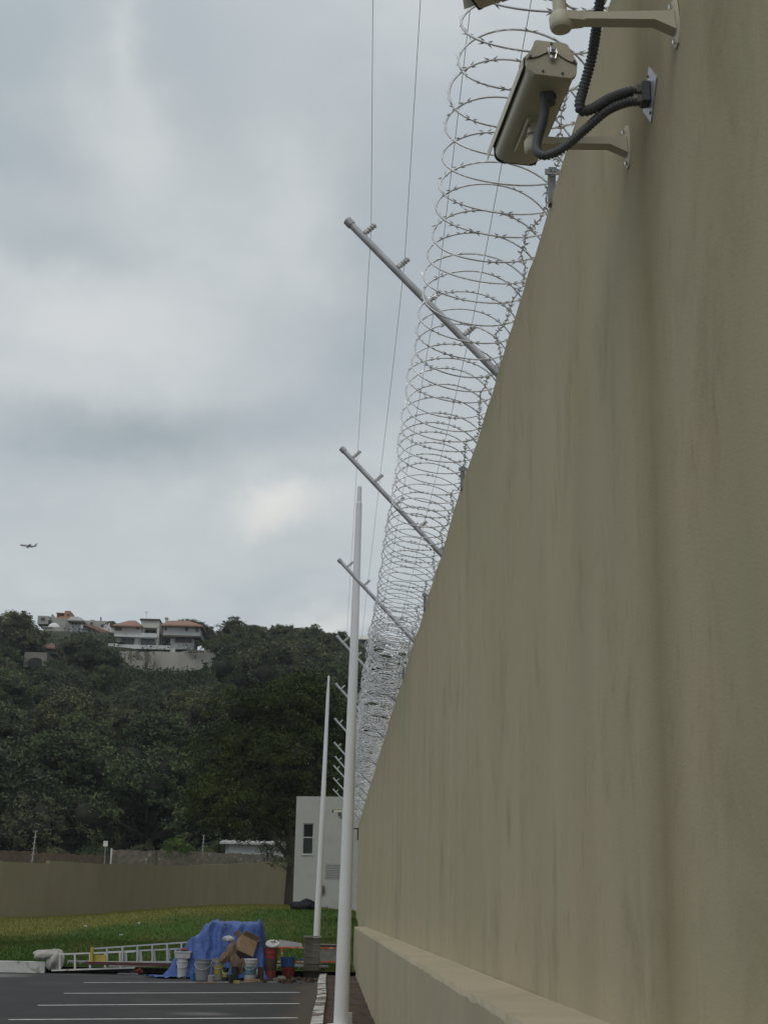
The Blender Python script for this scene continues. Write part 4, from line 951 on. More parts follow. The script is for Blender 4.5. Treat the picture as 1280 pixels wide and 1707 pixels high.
for x in (182, 195, 283): part('pillar', HW_, tr_, lambda b: pxbox(b, x, 1080.5, x + (9 if x == 283 else 4), 1087, HY - 2.8, .6))
# retaining wall
rt = MB()
outl = [(200, 1086), (225, 1085.5), (232, 1087), (262, 1086), (285, 1087), (300, 1087), (312, 1085), (330, 1087), (352, 1089), (360.5, 1090)]
v = []; f = []
for i, (x, y) in enumerate(outl):
    Y = HY - 4.5 + .02 * (x - 200) * .3; a = at(x, y, Y); c = at(x, 1150, Y); v += [(a.x, Y, c.z), (a.x, Y, a.z), (a.x, Y + 1, a.z), (a.x, Y + 1, c.z)]
for i in range(len(outl) - 1):
    for k in range(3): f.append((4 * i + k, 4 * i + 4 + k, 4 * i + 5 + k, 4 * i + 1 + k))
f += [(0, 1, 2, 3), tuple(4 * (len(outl) - 1) + k for k in (3, 2, 1, 0))]
rw = house('retaining_wall', 'high stained pale retaining wall below the villas'); rw['category'] = 'wall'; del rw['group']
rt.add(v, f).build('wall_face', RET, rw)
part('rubble_cap', RUB, rw, lambda b: [pxbox(b, x, 1083.2 + (x % 3) * .6, x + 9, 1087, HY - 4.7, .6) for x in range(312, 350, 10)])
part('buttress', RET, rw, lambda b: pxbox(b, 257, 1090, 259, 1130, HY - 4.9, .5))
part('drain_hole', SHDW, rw, lambda b: pxbox(b, 335, 1100.5, 338.5, 1102.5, HY - 4.62, .2))  # dark solid painted as the shade inside the hole
# upper-left cluster of houses
OCH = mat('ochre_render', (.36, .20, .12), .9, var=.12, scale=.6)
GRH = mat('grey_render', (.33, .325, .30), .9, var=.15, scale=.5)
H2 = house('ochre_house', 'ochre stepped house with a square tower on the hilltop')
part('wall', OCH, H2, lambda b: (pxbox(b, 94, 1022.5, 110, 1032, 250, 8), pxbox(b, 99, 1028, 125, 1042, 246, 6)))
part('tower', OCH, H2, lambda b: pxbox(b, 107, 1018.5, 117.5, 1030, 247, 4)); window(H2, 111.5, 1023.5, 115.5, 1028, 246.9, 0); window(H2, 98, 1024, 106, 1026, 249.9, 1)
part('roof', TILE, H2, lambda b: (pxbox(b, 93.5, 1021.6, 107, 1022.6, 249.5, 8.6),))
H3 = house('grey_house', 'grey gabled house left of the ochre house')
part('wall', GRH, H3, lambda b: (pxbox(b, 83, 1030, 110, 1058, 240, 7), b.prism([(at(83, 1030, 240).x, at(83, 1030, 240).z), (at(87, 1023, 240).x, at(87, 1023, 240).z), (at(93, 1028, 240).x, at(93, 1030, 240).z)], 6.9, (0, 240.05, 0)), pxbox(b, 62, 1027, 82, 1040, 246, 6)))
part('arched_opening', SHDW, H3, lambda b: pxbox(b, 80, 1034, 86, 1040, 239.8, .2)); window(H3, 68, 1030, 75, 1034, 245.9, 1)  # opening is a dark solid, its inner shade painted on
H4 = house('white_house', 'small white columned house right of the ochre house')
part('wall', HWB, H4, lambda b: pxbox(b, 116, 1030, 136, 1062, 236, 6)); part('roof', GRH, H4, lambda b: hip(b, 112, 141, 1034, 1028, 234.5, 6, 119, 130))
for x in (120, 125.5, 131): window(H4, x, 1035.5, x + 3.5, 1041, 235.9, 0)
H5 = house('domed_house', 'grey block with a white dome on its flat roof')
part('wall', GRH, H5, lambda b: (pxbox(b, 71, 1046, 108, 1063, 226, 7),)); part('parapet', GRH, H5, lambda b: pxbox(b, 70.5, 1044.8, 88, 1046, 225.8, 5))
dc = at(90, 1046, 228); part('dome', mat('dome_white', (.62, .63, .62), .6), H5, lambda b: b.lathe((dc.x, 228, dc.z - .2), [(1.0, -.3), (.98, .15), (.85, .45), (.6, .72), (.3, .87), (.02, .92)], 20), 'auto')
H6 = house('tiled_house', 'house with a long red tiled roof left of the villas')
part('wall', HW_, H6, lambda b: (pxbox(b, 142, 1047, 186, 1066, 229, 6),)); window(H6, 146, 1047, 151, 1052, 228.9, 0)
rf = [at(138, 1041, 227.5), at(155, 1042.5, 227.5), at(190, 1056, 227.5), at(172, 1055.5, 227.5)]
part('roof', TILE, H6, lambda b: b.add([(p.x, 227.5 + d_, p.z) for p in rf for d_ in (0,)] + [(p.x, 233.5, p.z + .6) for p in rf] , [(0, 3, 2, 1), (4, 5, 6, 7), (0, 1, 5, 4), (1, 2, 6, 5), (2, 3, 7, 6), (3, 0, 4, 7)]))
part('gable', HWB, H6, lambda b: (pxbox(b, 134, 1042, 139, 1048, 228, .6), pxbox(b, 151.5, 1050, 154, 1055, 228, .5)))
H7 = house('tiled_porch', 'small red tiled porch roof beside the left villa', 'porch')
part('roof', TILE, H7, lambda b: hip(b, 171, 192, 1067, 1061, 221, 4, 178, 186)); part('wall', HWB, H7, lambda b: pxbox(b, 180, 1067, 190, 1077, 221.8, 3))
H8 = house('flat_house', 'long pale flat roofed building behind the tiled roofs', 'house')
part('wall', GRH, H8, lambda b: (pxbox(b, 140, 1035.5, 178, 1048, 244, 7), pxbox(b, 150, 1033.5, 158, 1036, 245, 4), pxbox(b, 166.3, 1028.5, 168.3, 1037, 246, 1.0)))
window(H8, 150.5, 1037.5, 155, 1042, 243.9, 0); window(H8, 168, 1041, 176, 1045, 243.9, 1)
part('side_wall', HWB, H8, lambda b: pxbox(b, 173, 1039.5, 189, 1050, 238, 5))
H9 = house('hut_with_tiled_roof', 'small hut under a shallow orange hip roof on the slope', 'hut')
part('roof', TILE, H9, lambda b: hip(b, 67, 98, 1079.5, 1072.5, 207, 4, 80, 87)); part('wall', GRH, H9, lambda b: pxbox(b, 70, 1079.6, 95, 1090, 208, 3))
H10 = house('concrete_hut', 'low grey concrete hut with a dark arched opening on the slope', 'hut')
part('wall', mat('old_concrete', (.20, .19, .165), .95, var=.25, scale=.5), H10, lambda b: pxbox(b, 39, 1088, 79, 1112, 202, 4))
part('arched_opening', SHDW, H10, lambda b: b.prism([(at(x, y, 202).x, at(x, y, 202).z) for x, y in ((47, 1112), (47, 1103), (50, 1098.5), (56, 1097), (64, 1097), (69, 1099), (70, 1104), (70, 1112))], .15, (0, 201.9, 0)))  # dark panel in arch shape, interior shade put into its colour
H11 = house('hilltop_house', 'pale house glimpsed between the skyline tree trunks', 'house')
part('wall', mat('bright_render', (.62, .63, .64), .8, var=.1, scale=.5), H11, lambda b: (pxbox(b, 428, 1046, 444, 1068, 262, 6), pxbox(b, 444, 1070, 475, 1086, 262, 6))); window(H11, 431, 1052, 436, 1060, 261.9, 0)
part('roof', GRH, H11, lambda b: (pxbox(b, 427, 1044.8, 445, 1046, 261.7, 6.6), pxbox(b, 443, 1069, 476, 1070, 261.7, 6.6)))
H12 = house('ridge_house', 'pale house on the ridge between near pole and coil', 'house')
part('wall', GRH, H12, lambda b: pxbox(b, 560, 1064, 640, 1080, 300, 6)); part('roof', HW_, H12, lambda b: hip(b, 556, 644, 1065, 1059, 299, 8, 575, 610)); window(H12, 602, 1068, 610, 1073, 299.9, 0)
# palm beside the houses
pb = at(184, 1062, 232); pt = at(185, 1036.5, 232); pm = empty('palm_tree', pb); tag(pm, 'small palm standing behind the tiled porch roof', 'tree')
part('trunk', BARK, pm, lambda b: b.tube([(0, 0, 0), (.1, 0, (pt.z - pb.z) * .5), (.09, 0, pt.z - pb.z)], [.18, .14, .13], 7))
for k in range(13):
    a = 6.283 * k / 13; l_ = 1.25 * tr.uniform(.8, 1.15); dr = tr.uniform(.2, .55)
    def frond(b):
        o_ = Vector((.09, 0, pt.z - pb.z)); d = Vector((math.cos(a), math.sin(a), 0)); s2 = Vector((-d.y, d.x, 0)); v = []; f = []
        for i in range(7):
            t = i / 6; c = o_ + d * l_ * t + Vector((0, 0, dr * 1.2 * t - 1.5 * t * t * .7)); w2 = .22 * math.sin(math.pi * min(1, t * .9 + .08)); v += [c - s2 * w2 - Vector((0, 0, .12 * t)), c, c + s2 * w2 - Vector((0, 0, .12 * t))]
        for i in range(6):
            for q in range(2): f.append((3 * i + q, 3 * i + q + 1, 3 * i + 4 + q, 3 * i + 3 + q))
        b.add(v, f)
    part('frond', LEAF, pm, frond)
# utility poles and antenna
WOODP = mat('pale_pole_wood', (.15, .15, .14), .9, var=.15, scale=3)
def upole(px0, py0, px1, py1, Y, r, label, arm=True, name='utility_pole'):
    a = at(px1, py1, Y); c = at(px0, py0, Y); o = empty(name, a); tag(o, label, 'pole'); d = c - a
    part('shaft', WOODP, o, lambda b: b.tube([(0, 0, -1.5), d], [r, r * .7], 8))
    if arm: part('crossarm', WOODP, o, lambda b: (b.box(d + Vector((0, 0, -.5)), (1.3, .12, .14)), b.box(d + Vector((0, 0, -1.1)), (.9, .12, .1))))
upole(391, 1070, 389, 1138, 196, .17, 'pale utility pole on the slope right of the villas')
upole(362, 1098, 361, 1135, 200, .10, 'thin faint pole at the right end of the retaining wall', False, 'thin_pole')
upole(395, 1085, 446, 1152, 190, .10, 'long leaning pole slanting down the slope right of the utility pole', False, 'leaning_pole')
a = at(244, 1034, 221); c = at(244, 1019, 221); an_ = empty('antenna', a); tag(an_, 'thin faint antenna on the flat tower roof of the villa', 'antenna')
part('mast', ZINC, an_, lambda b: b.tube([(0, 0, 0), c - a], .03, 5)); part('element', ZINC, an_, lambda b: [b.box(c - a + Vector((0, 0, -.1 - q * .12)), (.8 - q * .2, .03, .03)) for q in range(3)])

# ================================================================ AIRLINER
PL = mat('airliner_grey', (.34, .36, .38), .5, var=.05)
pc_ = at(47, 910, 2600); ap = empty('airliner', pc_); ap.rotation_euler = (0, R(4), R(6)); tag(ap, 'tiny distant airliner flying left low in the clouds', 'airplane')
LN = 27 / F * 2640
part('fuselage', PL, ap, lambda b: b.tube([(-LN * .5, 0, -.6), (-LN * .47, 0, -.1), (-LN * .42, 0, 0), (LN * .25, 0, 0), (LN * .42, 0, .7), (LN * .5, 0, 1.2)], [.3, 1.3, 1.9, 1.9, 1.1, .3], 14), True)
for s_ in (-1, 1):
    part('wing', PL, ap, lambda b: b.add([(-3, s_ * 1.5, -1.0), (3.5, s_ * 1.5, -1.0), (7.0, s_ * 14, .6), (5.0, s_ * 14, .6), (-3, s_ * 1.5, -.5), (3.5, s_ * 1.5, -.6), (7.0, s_ * 14, .8), (5.0, s_ * 14, .8)], [(0, 1, 2, 3), (7, 6, 5, 4), (0, 4, 5, 1), (1, 5, 6, 2), (2, 6, 7, 3), (3, 7, 4, 0)]))
    part('engine', PL, ap, lambda b: b.tube([(-3.5, s_ * 5, -1.9), (.8, s_ * 5, -1.9)], [1.25, 1.0], 12))
    part('tailplane', PL, ap, lambda b: b.add([(10.5, s_ * .5, .8), (13.5, s_ * .5, .8), (15.3, s_ * 5, 1.5), (13.8, s_ * 5, 1.5), (10.5, s_ * .5, 1.1), (13.5, s_ * .5, 1.1), (15.3, s_ * 5, 1.7), (13.8, s_ * 5, 1.7)], [(0, 1, 2, 3), (7, 6, 5, 4), (0, 4, 5, 1), (1, 5, 6, 2), (2, 6, 7, 3), (3, 7, 4, 0)]))
part('tail_fin', PL, ap, lambda b: b.prism([(9.6, 1.2), (14.0, 1.4), (16.4, 6.8), (14.0, 6.8)], .5, (0, -.25, 0)))

# ================================================================ CLUTTER AT THE END OF THE LOT
# ---- tarp over a heap
TARP = bpy.data.materials.new('blue_tarp'); TARP.use_nodes = True
def _tarp():
    t = TARP.node_tree; b = t.nodes['Principled BSDF']; b.inputs['Roughness'].default_value = .42; b.inputs['Specular IOR Level'].default_value = .4
    P = nd(t, 'ShaderNodeTexCoord').outputs['Object']
    o = RAMP(t, NOISE(t, P, 2.2, 5, .65), [(.3, (.022, .056, .22)), (.7, (.062, .125, .36))], 'LINEAR')
    o = MIX(t, M_(t, 'MULTIPLY', RAMP(t, NOISE(t, P, 7, 5, .7), [(.58, (0, 0, 0)), (.7, (1, 1, 1))]), .5), o, (.20, .25, .36))
    t.links.new(o, b.inputs['Base Color'])
    bn = nd(t, 'ShaderNodeBump'); bn.inputs['Strength'].default_value = 1.0; bn.inputs['Distance'].default_value = .05
    t.links.new(NOISE(t, P, 6, 5, .7, .6), bn.inputs['Height']); t.links.new(bn.outputs[0], b.inputs['Normal'])
_tarp()
TX, TY = -2.55, 37.3
gt = np.random.default_rng(12)
nx, ny = 88, 64
xs = np.linspace(-1.95, 1.15, nx + 1); ysn = np.linspace(-1.05, 1.25, ny + 1); Xg, Yg = np.meshgrid(xs, ysn)
def tent(X, Y):
    # top face: from x=-.45 (peak left) to x=.80 (right), steep right and front, long slope to the left
    left = np.clip((X + 1.42) / 1.08, 0, 1) ** .75
    right = np.clip((1.06 - X) / .22, 0, 1) ** .8
    front = np.clip((Y + .80) / .34, 0, 1) ** .75; back = np.clip((1.1 - Y) / .4, 0, 1)
    h = 1.30 * left * right * front * back
    return h
H_ = tent(Xg, Yg)
fold = .050 * np.sin(Xg * 15 + 2.4 * np.sin(Yg * 3) + H_ * 3) + .035 * np.sin(Xg * 27 - Yg * 8 + 1) + .03 * np.sin(Yg * 12 + Xg * 5)
steep = np.clip(np.abs(np.gradient(H_, axis=1)) * 14 + np.abs(np.gradient(H_, axis=0)) * 14, 0, 1)
H2_ = H_ + fold * (.25 + .9 * steep) * (H_ > .02) + .03 * np.abs(np.sin(Xg * 9 + Yg * 7)) * (H_ <= .02) + .022 * gt.random(H_.shape)
# sagging hollow in front, a corner post under the cloth at the right
H2_ -= .10 * np.exp(-((Xg - .25) / .3) ** 2 - ((Yg + .45) / .22) ** 2)
Yd = Yg + .05 * np.sin(Xg * 17) * (H_ > .05) * (Yg < -.4); Xd = Xg + .03 * np.sin(Yg * 14 + H_ * 6)
Vt = np.stack([Xd.ravel(), Yd.ravel(), np.maximum(H2_, .012).ravel()], 1)
i, j = np.meshgrid(np.arange(nx), np.arange(ny)); aa = (j * (nx + 1) + i).ravel()
cx_ = (xs[:-1] + xs[1:]) / 2; cy_ = (ysn[:-1] + ysn[1:]) / 2; CXg, CYg = np.meshgrid(cx_, cy_)
edge = (CXg > -1.75 + .2 * np.sin(CYg * 5)) & (CYg > -.93 + .10 * np.sin(CXg * 6) - .12 * (CXg < -.9)) & (CXg < 1.09 + .03 * np.sin(CYg * 9)) & ~((CXg < -1.45) & (CYg > -.2))
aa = aa[edge.ravel()]
tarp = fast_mesh('tarp', Vt, np.stack([aa, aa + 1, aa + nx + 2, aa + nx + 1], 1), TARP); tarp.location = (TX, TY, .01)
tag(tarp, 'crumpled blue tarpaulin draped over a waist high heap', 'tarp')

# ---- buckets and boxes; position by where they touch the asphalt
def bucket(px, py, w_px, h_px, m, label, lid=None, band=None, z=0, name='bucket', handle=True, group='buckets and tubs before the tarp'):
    g_ = ground_at(px, py, z) if z == 0 else at(px, py, ground_at(px, 1632).y); Y = g_.y; r = w_px / 2 / F * Y * 1.02; h = h_px / F * Y * 1.0
    o = empty(name, (g_.x, Y, z if z else 0.005)); tag(o, label, 'bucket', group)
    part('shell', m, o, lambda b: b.lathe((0, 0, 0), [(r * .84, 0), (r * .98, h * .80), (r * 1.04, h * .81), (r * 1.04, h * .86), (r * .99, h * .87), (r, h * .97), (r * 1.05, h), (r * .95, h), (r * .9, h * .4)] if lid is None else [(r * .84, 0), (r * .98, h * .80), (r * 1.03, h * .82), (r, h * .95)], 22), 'auto')
    if lid: part('lid', lid, o, lambda b: b.lathe((0, 0, h * .93), [(r * 1.07, 0), (r * 1.07, h * .05), (r * .98, h * .07), (r * .95, h * .05)], 22), 'auto')
    if band: part('label_band', band, o, lambda b: b.lathe((0, 0, 0), [(r * .90, h * .28), (r * .975, h * .66)], 22))
    if handle:
        part('handle', PIPE, o, lambda b: b.tube([(r * 1.04 * math.cos(t), -r * 1.06 * abs(math.sin(t)), h * .84 - h * .32 * math.sin(t)) for t in [math.pi * k / 12 for k in range(13)]], .006, 5))
    return o
cw = mat('white_plastic', (.42, .43, .43), .6, var=.15, scale=6, col2=(.25, .25, .24), mask=(.55, .68)); cg = mat('grey_plastic', (.20, .22, .23), .5, var=.15, scale=5)
cb = mat('blue_plastic', (.04, .10, .24), .45, var=.1, scale=5); crd = mat('red_plastic', (.21, .035, .03), .6, var=.3, scale=7, col2=(.12, .05, .04), mask=(.5, .65))
ck = mat('black_plastic_tub', (.025, .027, .03), .5); cy = mat('yellow_label', (.30, .26, .06), .6, var=.2, scale=9); ct = mat('teal_label', (.10, .18, .21), .6, var=.2, scale=9)
cbr = mat('kraft_card', (.27, .19, .115), .9, var=.18, scale=6, bump=.2, bscale=20); cbd = mat('dark_card', (.075, .05, .035), .9, var=.2, scale=5); cem = mat('cement_grey', (.24, .235, .22), .95, var=.2, scale=7)
bucket(303, 1632, 17, 30, cw, 'plain white bucket at the left foot of the blue tarp')
bucket(337, 1635, 24, 31, cg, 'grey rimmed bucket in front of the tarp, second from left')
bucket(363, 1635, 20, 33, cem, 'grey bucket with yellow label, third from left', band=cy)
bucket(375.5, 1636, 10, 19, ck, 'small black tub with yellow label beside a grey bucket', band=cy)
bucket(416, 1637, 21, 34, cw, 'white bucket with teal label right of the cardboard', band=ct, lid=cw)
bucket(450, 1634, 20, 48, crd, 'tall red drum right of the tarp under a white disc', handle=False, band=cbd)
bucket(480, 1632, 21, 17, crd, 'low red tub under the blue tub', band=None, handle=False)
bucket(499, 1624, 16, 15, cem, 'small pale grey bucket left of the stacked blocks')
p = ground_at(479, 1632); Y = p.y; hh_ = 17 / F * Y
o = bucket(479, 1615, 24, 15, cb, 'blue tub standing on the low red tub', z=hh_, handle=False); o.location = (p.x, Y, hh_ + .008)
bucket(391, 1637, 12, 22, ck, 'black bucket in the middle under the leaning cardboard', handle=False)
# disc lid on red drum
p = ground_at(450, 1634); hz = 48 / F * p.y; b = MB(); b.lathe((0, 0, 0), [(.01, -.012), (.30 / 2 * 1.15, -.01), (.175, .0), (.165, .022), (.04, .03)], 26, Matrix.Rotation(R(28), 3, 'X'))
o = b.build('round_lid', cw, smooth='auto'); o.location = (p.x + .03, p.y - .02, hz + .10); tag(o, 'tilted round white lid lying on the red drum', 'lid')
b = MB(); b.box((0, 0, 0), (.13, .03, .02)); b.box((.03, 0, .02), (.03, .02, .03)); o = b.build('paint_brush', cbr); o.location = (p.x + .05, p.y - .03, hz + .155); tag(o, 'small brush on the tilted round lid', 'brush')
# storage tray with red item on top of white bucket
p = ground_at(303, 1632); hz = 30 / F * p.y
tb = empty('storage_box', (p.x, p.y + .02, hz + .012)); tag(tb, 'white plastic box on top of the leftmost white bucket', 'box')
part('tub', cw, tb, lambda b: b.prism([(-.17, 0), (.17, 0), (.19, .13), (-.19, .13)], .24, (0, -.12, 0))); part('lid', mat('clear_lid', (.42, .46, .50), .3), tb, lambda b: b.box((0, 0, .145), (.41, .27, .03), bev=.02))
b = MB(); blobmesh(b, (0, 0, .03), (.09, .06, .04), 4, 14, 8, .2); o = b.build('red_rag', crd, smooth=True); o.location = (p.x + .03, p.y, hz + .17); tag(o, 'red rag lying on the white plastic box', 'rag')
# cardboard boxes and sacks
def open_box(px, py, wd, dp, ht, rz, tilt, m, label, zoff=0):
    g_ = ground_at(px, py); o = empty('cardboard_box', (g_.x, g_.y, zoff)); o.rotation_euler = (R(tilt[0]), R(tilt[1]), R(rz)); tag(o, label, 'box', 'cardboard boxes in front of the tarp')
    part('walls', m, o, lambda b: (b.box((0, -dp / 2, ht / 2), (wd, .008, ht)), b.box((0, dp / 2, ht / 2), (wd, .008, ht)), b.box((-wd / 2, 0, ht / 2), (.008, dp - .01, ht)), b.box((wd / 2, 0, ht / 2), (.008, dp - .01, ht)), b.box((0, 0, .004), (wd - .01, dp - .01, .008))))
    for sx in (-1, 1): part('flap', m, o, lambda b: b.box((sx * (wd / 2 + .06), 0, ht + .045), (.008, dp - .02, .15), Matrix.Rotation(R(52 * sx), 3, 'Y')))
    part('flap', m, o, lambda b: b.box((0, -dp / 2 - .05, ht + .04), (wd - .02, .008, .14), Matrix.Rotation(R(55), 3, 'X')))
    return o
open_box(402, 1634, .42, .36, .40, 20, (-18, 22), cbr, 'open tan cardboard box leaning on top of the clutter', .56)
open_box(363, 1629, .24, .25, .30, -8, (0, 0), cbd, 'dark brown cardboard box standing on the labelled grey bucket', .50)
open_box(420, 1631, .30, .26, .18, 12, (6, 8), cbr, 'small flattened tan box over the teal labelled bucket', .54)
def sack(px, py, r, m, label, z, rot=(0, 0, 0), seed=1, cat='sack', name='paper_sack'):
    g_ = ground_at(px, py); b = MB(); blobmesh(b, (0, 0, 0), r, seed, 26, 16, .13); o = b.build(name, m, smooth=True); o.location = (g_.x, g_.y, z); o.rotation_euler = tuple(R(q) for q in rot)
    tag(o, label, cat); return o
sack(383, 1636, (.13, .10, .24), mat('brown_paper', (.16, .115, .075), .9, var=.3, scale=7, bump=1, bscale=12), 'crumpled brown paper sack standing among the buckets', .62, (0, 12, 0), 2)
sack(392, 1637, (.12, .10, .20), MATS['brown_paper'], 'smaller brown paper sack leaning right under the open box', .40, (0, -18, 20), 5)
sack(378, 1634, (.14, .09, .08), cw, 'crumpled white plastic bag on the brown sack', .93, (0, 10, 0), 7, 'bag', 'plastic_bag')
sack(401, 1637, (.07, .06, .20), MATS['brown_paper'], 'thin twisted paper roll in front of the black bucket', .32, (0, 8, 0), 8, 'paper roll', 'paper_roll')
g_ = ground_at(398, 1632); b = MB(); b.tube([(g_.x, g_.y, .55), (g_.x + .03, g_.y + .05, 1.28)], .030, 12); tag(b.build('white_tube', cw, smooth='auto'), 'white tube standing up out of the cardboard boxes', 'tube')
g_ = ground_at(404, 1630); b = MB(); b.tube([(g_.x - .02, g_.y, .50), (g_.x + .14, g_.y + .03, .02 + .0)], .012, 6); b.tube([(g_.x - .1, g_.y, 1.05), (g_.x + .10, g_.y - .02, .42)], .010, 6); tag(b.build('leaning_stick', cbr), 'thin wooden stick leaning across the cardboard', 'stick')
g_ = ground_at(394, 1640); b = MB(); b.box((g_.x, g_.y, .03), (.16, .14, .06)); tag(b.build('yellow_carton', cy), 'tiny yellow carton at the foot of the black bucket', 'carton')
g_ = ground_at(424, 1638); b = MB(); b.box((g_.x - .05, g_.y - .02, .035), (.34, .16, .06), Matrix.Rotation(R(12), 3, 'Z')); tag(b.build('timber_offcut', cbr), 'pale timber offcut lying before the teal labelled bucket', 'timber')
g_ = ground_at(232, 1625); sack(232, 1625, (.11, .10, .09), crd, 'small red bundle lying on the asphalt left of the tarp', .08, (0, 0, 0), 11, 'bundle', 'red_bundle')
sack(224, 1624, (.10, .08, .06), cw, 'small white crumple beside the red bundle', .05, (0, 0, 0), 12, 'paper', 'crumpled_paper')
g_ = ground_at(262, 1623); b = MB(); b.box((g_.x, g_.y, .03), (1.7, .14, .05), Matrix.Rotation(R(3), 3, 'Z')); tag(b.build('white_plank', cw), 'long pale plank on the ground left of the tarp', 'plank')
g_ = ground_at(213, 1625.5); b = MB(); b.box((g_.x, g_.y, .02), (.5, .06, .03), Matrix.Rotation(R(3), 3, 'Z')); tag(b.build('white_batten', cw), 'short white batten left of the red bundle', 'batten')
g_ = ground_at(455, 1628); b = MB(); b.box((g_.x + .05, g_.y - .1, .10), (.34, .10, .03), Matrix.Rotation(R(4), 3, 'Y')); b.box((g_.x - .0, g_.y, .045), (.45, .3, .08)); tag(b.build('timber_pallet', cbd), 'dark timber pieces on the ground before the red drum', 'timber')
def small(px, py, fn, m, label, cat, name):
    g_ = ground_at(px, py); b = MB(); fn(b); o = b.build(name, m); o.location = (g_.x, g_.y, .006); o.rotation_euler = (0, 0, R(rnd.uniform(-25, 25))); tag(o, label, cat); return o
small(352, 1639, lambda b: b.lathe((0, 0, 0), [(.075, 0), (.08, .01), (.08, .15), (.072, .16)], 14), cem, 'small grey paint tin between the second and third buckets', 'tin', 'paint_tin')
small(321, 1637, lambda b: b.lathe((0, 0, 0), [(.06, 0), (.06, .19), (.03, .21), (.03, .25)], 12), cb, 'small blue bottle between the two leftmost buckets', 'bottle', 'plastic_bottle')
small(385, 1640, lambda b: b.box((0, 0, .09), (.09, .09, .18), bev=.01), ck, 'small black jug in front of the brown paper sacks', 'jug', 'black_jug')
small(434, 1637, lambda b: b.box((0, 0, .16), (.12, .10, .32), bev=.01), cbd, 'upright brown carton between tarp and red drum', 'carton', 'brown_carton')
small(466, 1636, lambda b: (b.box((0, 0, .03), (.30, .12, .06)), b.box((.05, .05, .08), (.16, .1, .05))), cem, 'grey offcuts lying between red drum and blue tub', 'offcut', 'grey_offcut')
small(345, 1640, lambda b: b.box((0, 0, .012), (.50, .05, .022)), cbr, 'thin wooden batten lying before the grey bucket', 'batten', 'wooden_batten')
sack(371, 1638, (.10, .08, .13), MATS['brown_paper'], 'dusty brown rag bundle hanging over the labelled bucket', .52, (0, 20, 0), 21, 'rag', 'rag_bundle')
sack(428, 1635, (.10, .08, .12), cem, 'grey crumpled bag against the right side of the tarp', .13, (0, 0, 0), 23, 'bag', 'grey_bag')
sack(409, 1634, (.13, .10, .10), cbd, 'dark crumpled sheet between open box and labelled bucket', .74, (0, 15, 0), 24, 'sheet', 'dark_sheet')
# rubble and soil heap by the blocks
b = MB()
for k in range(70):
    a_ = rnd.uniform(0, 6.28); q = rnd.random() ** .6; x = -1.0 + .75 * q * math.cos(a_); y = 36.3 + 1.6 * q * math.sin(a_); s2 = rnd.uniform(.02, .07)
    b.box((x, y, s2 * .4), (s2 * 1.4, s2, s2), Matrix.Rotation(rnd.uniform(0, 3), 3, 'Z') @ Matrix.Rotation(rnd.uniform(-.5, .5), 3, 'X'))
tag(b.build('rubble', SOIL), 'brown rubble and clods beside the kerb end', 'rubble', kind='stuff')
# stacked blocks
g_ = ground_at(519, 1630); BLM = mat('weathered_block', (.125, .115, .095), .95, var=.25, scale=5, bump=.8, bscale=18, rnd=.25)
Yb = g_.y; bw = 25 / F * Yb; bh = 60 / F * Yb / 6
for k in range(6):
    b = MB(); b.box((0, 0, bh / 2), (bw + rnd.uniform(-.02, .02), .22, bh - .014), bev=.012)
    if k < 5: b.box((0, 0, bh - .006), (bw * .9, .18, .010))
    o = b.build('concrete_block', BLM); o.location = (g_.x + rnd.uniform(-.012, .012), Yb, .005 + k * bh); o.rotation_euler = (0, 0, R(rnd.uniform(-3, 3)))
    tag(o, ['bottom', 'second lowest', 'third lowest', 'third from top', 'second from top', 'topmost'][k] + ' weathered grey block in the stack at the kerb end', 'block', 'stacked blocks at the kerb end')
b = MB(); b.box((0, 0, 0), (bw * 1.12, .26, .04)); o = b.build('cover_board', cem); o.location = (g_.x, Yb, .03 + 6 * bh); tag(o, 'flat grey board on top of the stacked blocks', 'board')
# beige sheets behind the ladder, right of the blocks
p = at(547, 1579, 42); b = MB(); b.box((p.x, 42.2, .36), (.56, .5, .72)); b.box((p.x, 42.15, .735), (.62, .56, .02)); tag(b.build('sand_box', cem), 'pale beige crate behind the orange ladder beside the wall', 'crate')
# white sheet leaning (wedge)
c0, c1, c2, c3 = at(465, 1567, 41), at(503, 1573, 41), at(504, 1579, 41), at(464, 1579, 41)
b = MB(); b.add([(c.x, 41 + d_, c.z) for d_ in (0, .03) for c in (c0, c1, c2, c3)], [(3, 2, 1, 0), (4, 5, 6, 7), (0, 1, 5, 4), (1, 2, 6, 5), (2, 3, 7, 6), (3, 0, 4, 7)])
tag(b.build('white_sheet', cw), 'white wedge shaped sheet lying above the orange ladder', 'sheet')

# ---- ladders
def ladder(name, ptl, ptr, pbl, pbr, Y0, Y1, rungs, mr, mg, label, rail=.035, extra=None):
    """rails between image-derived end points, lying on its side"""
    A, B = at(*ptl, Y0), at(*ptr, Y1); C_, D_ = at(*pbl, Y0), at(*pbr, Y1)
    o = empty(name, (C_.x, Y0, C_.z)); tag(o, label, 'ladder', 'ladders lying on their sides'); o0 = Vector(o.location)
    A, B, C_, D_ = A - o0, B - o0, C_ - o0, D_ - o0
    def bar(b, p, q, w_=.08, t=rail):
        d = q - p; m_ = d.to_track_quat('X', 'Z').to_matrix(); b.box((p + q) / 2, (d.length, w_, t), m_)
    part('rail', mr, o, lambda b: bar(b, A, B)); part('rail', mr, o, lambda b: bar(b, C_, D_))
    for k in rungs:
        part('rung', mg, o, lambda b: (bar(b, C_.lerp(D_, k) + Vector((0, 0, rail / 2)), A.lerp(B, k) - Vector((0, 0, rail / 2)), .075, .040)))
    return o
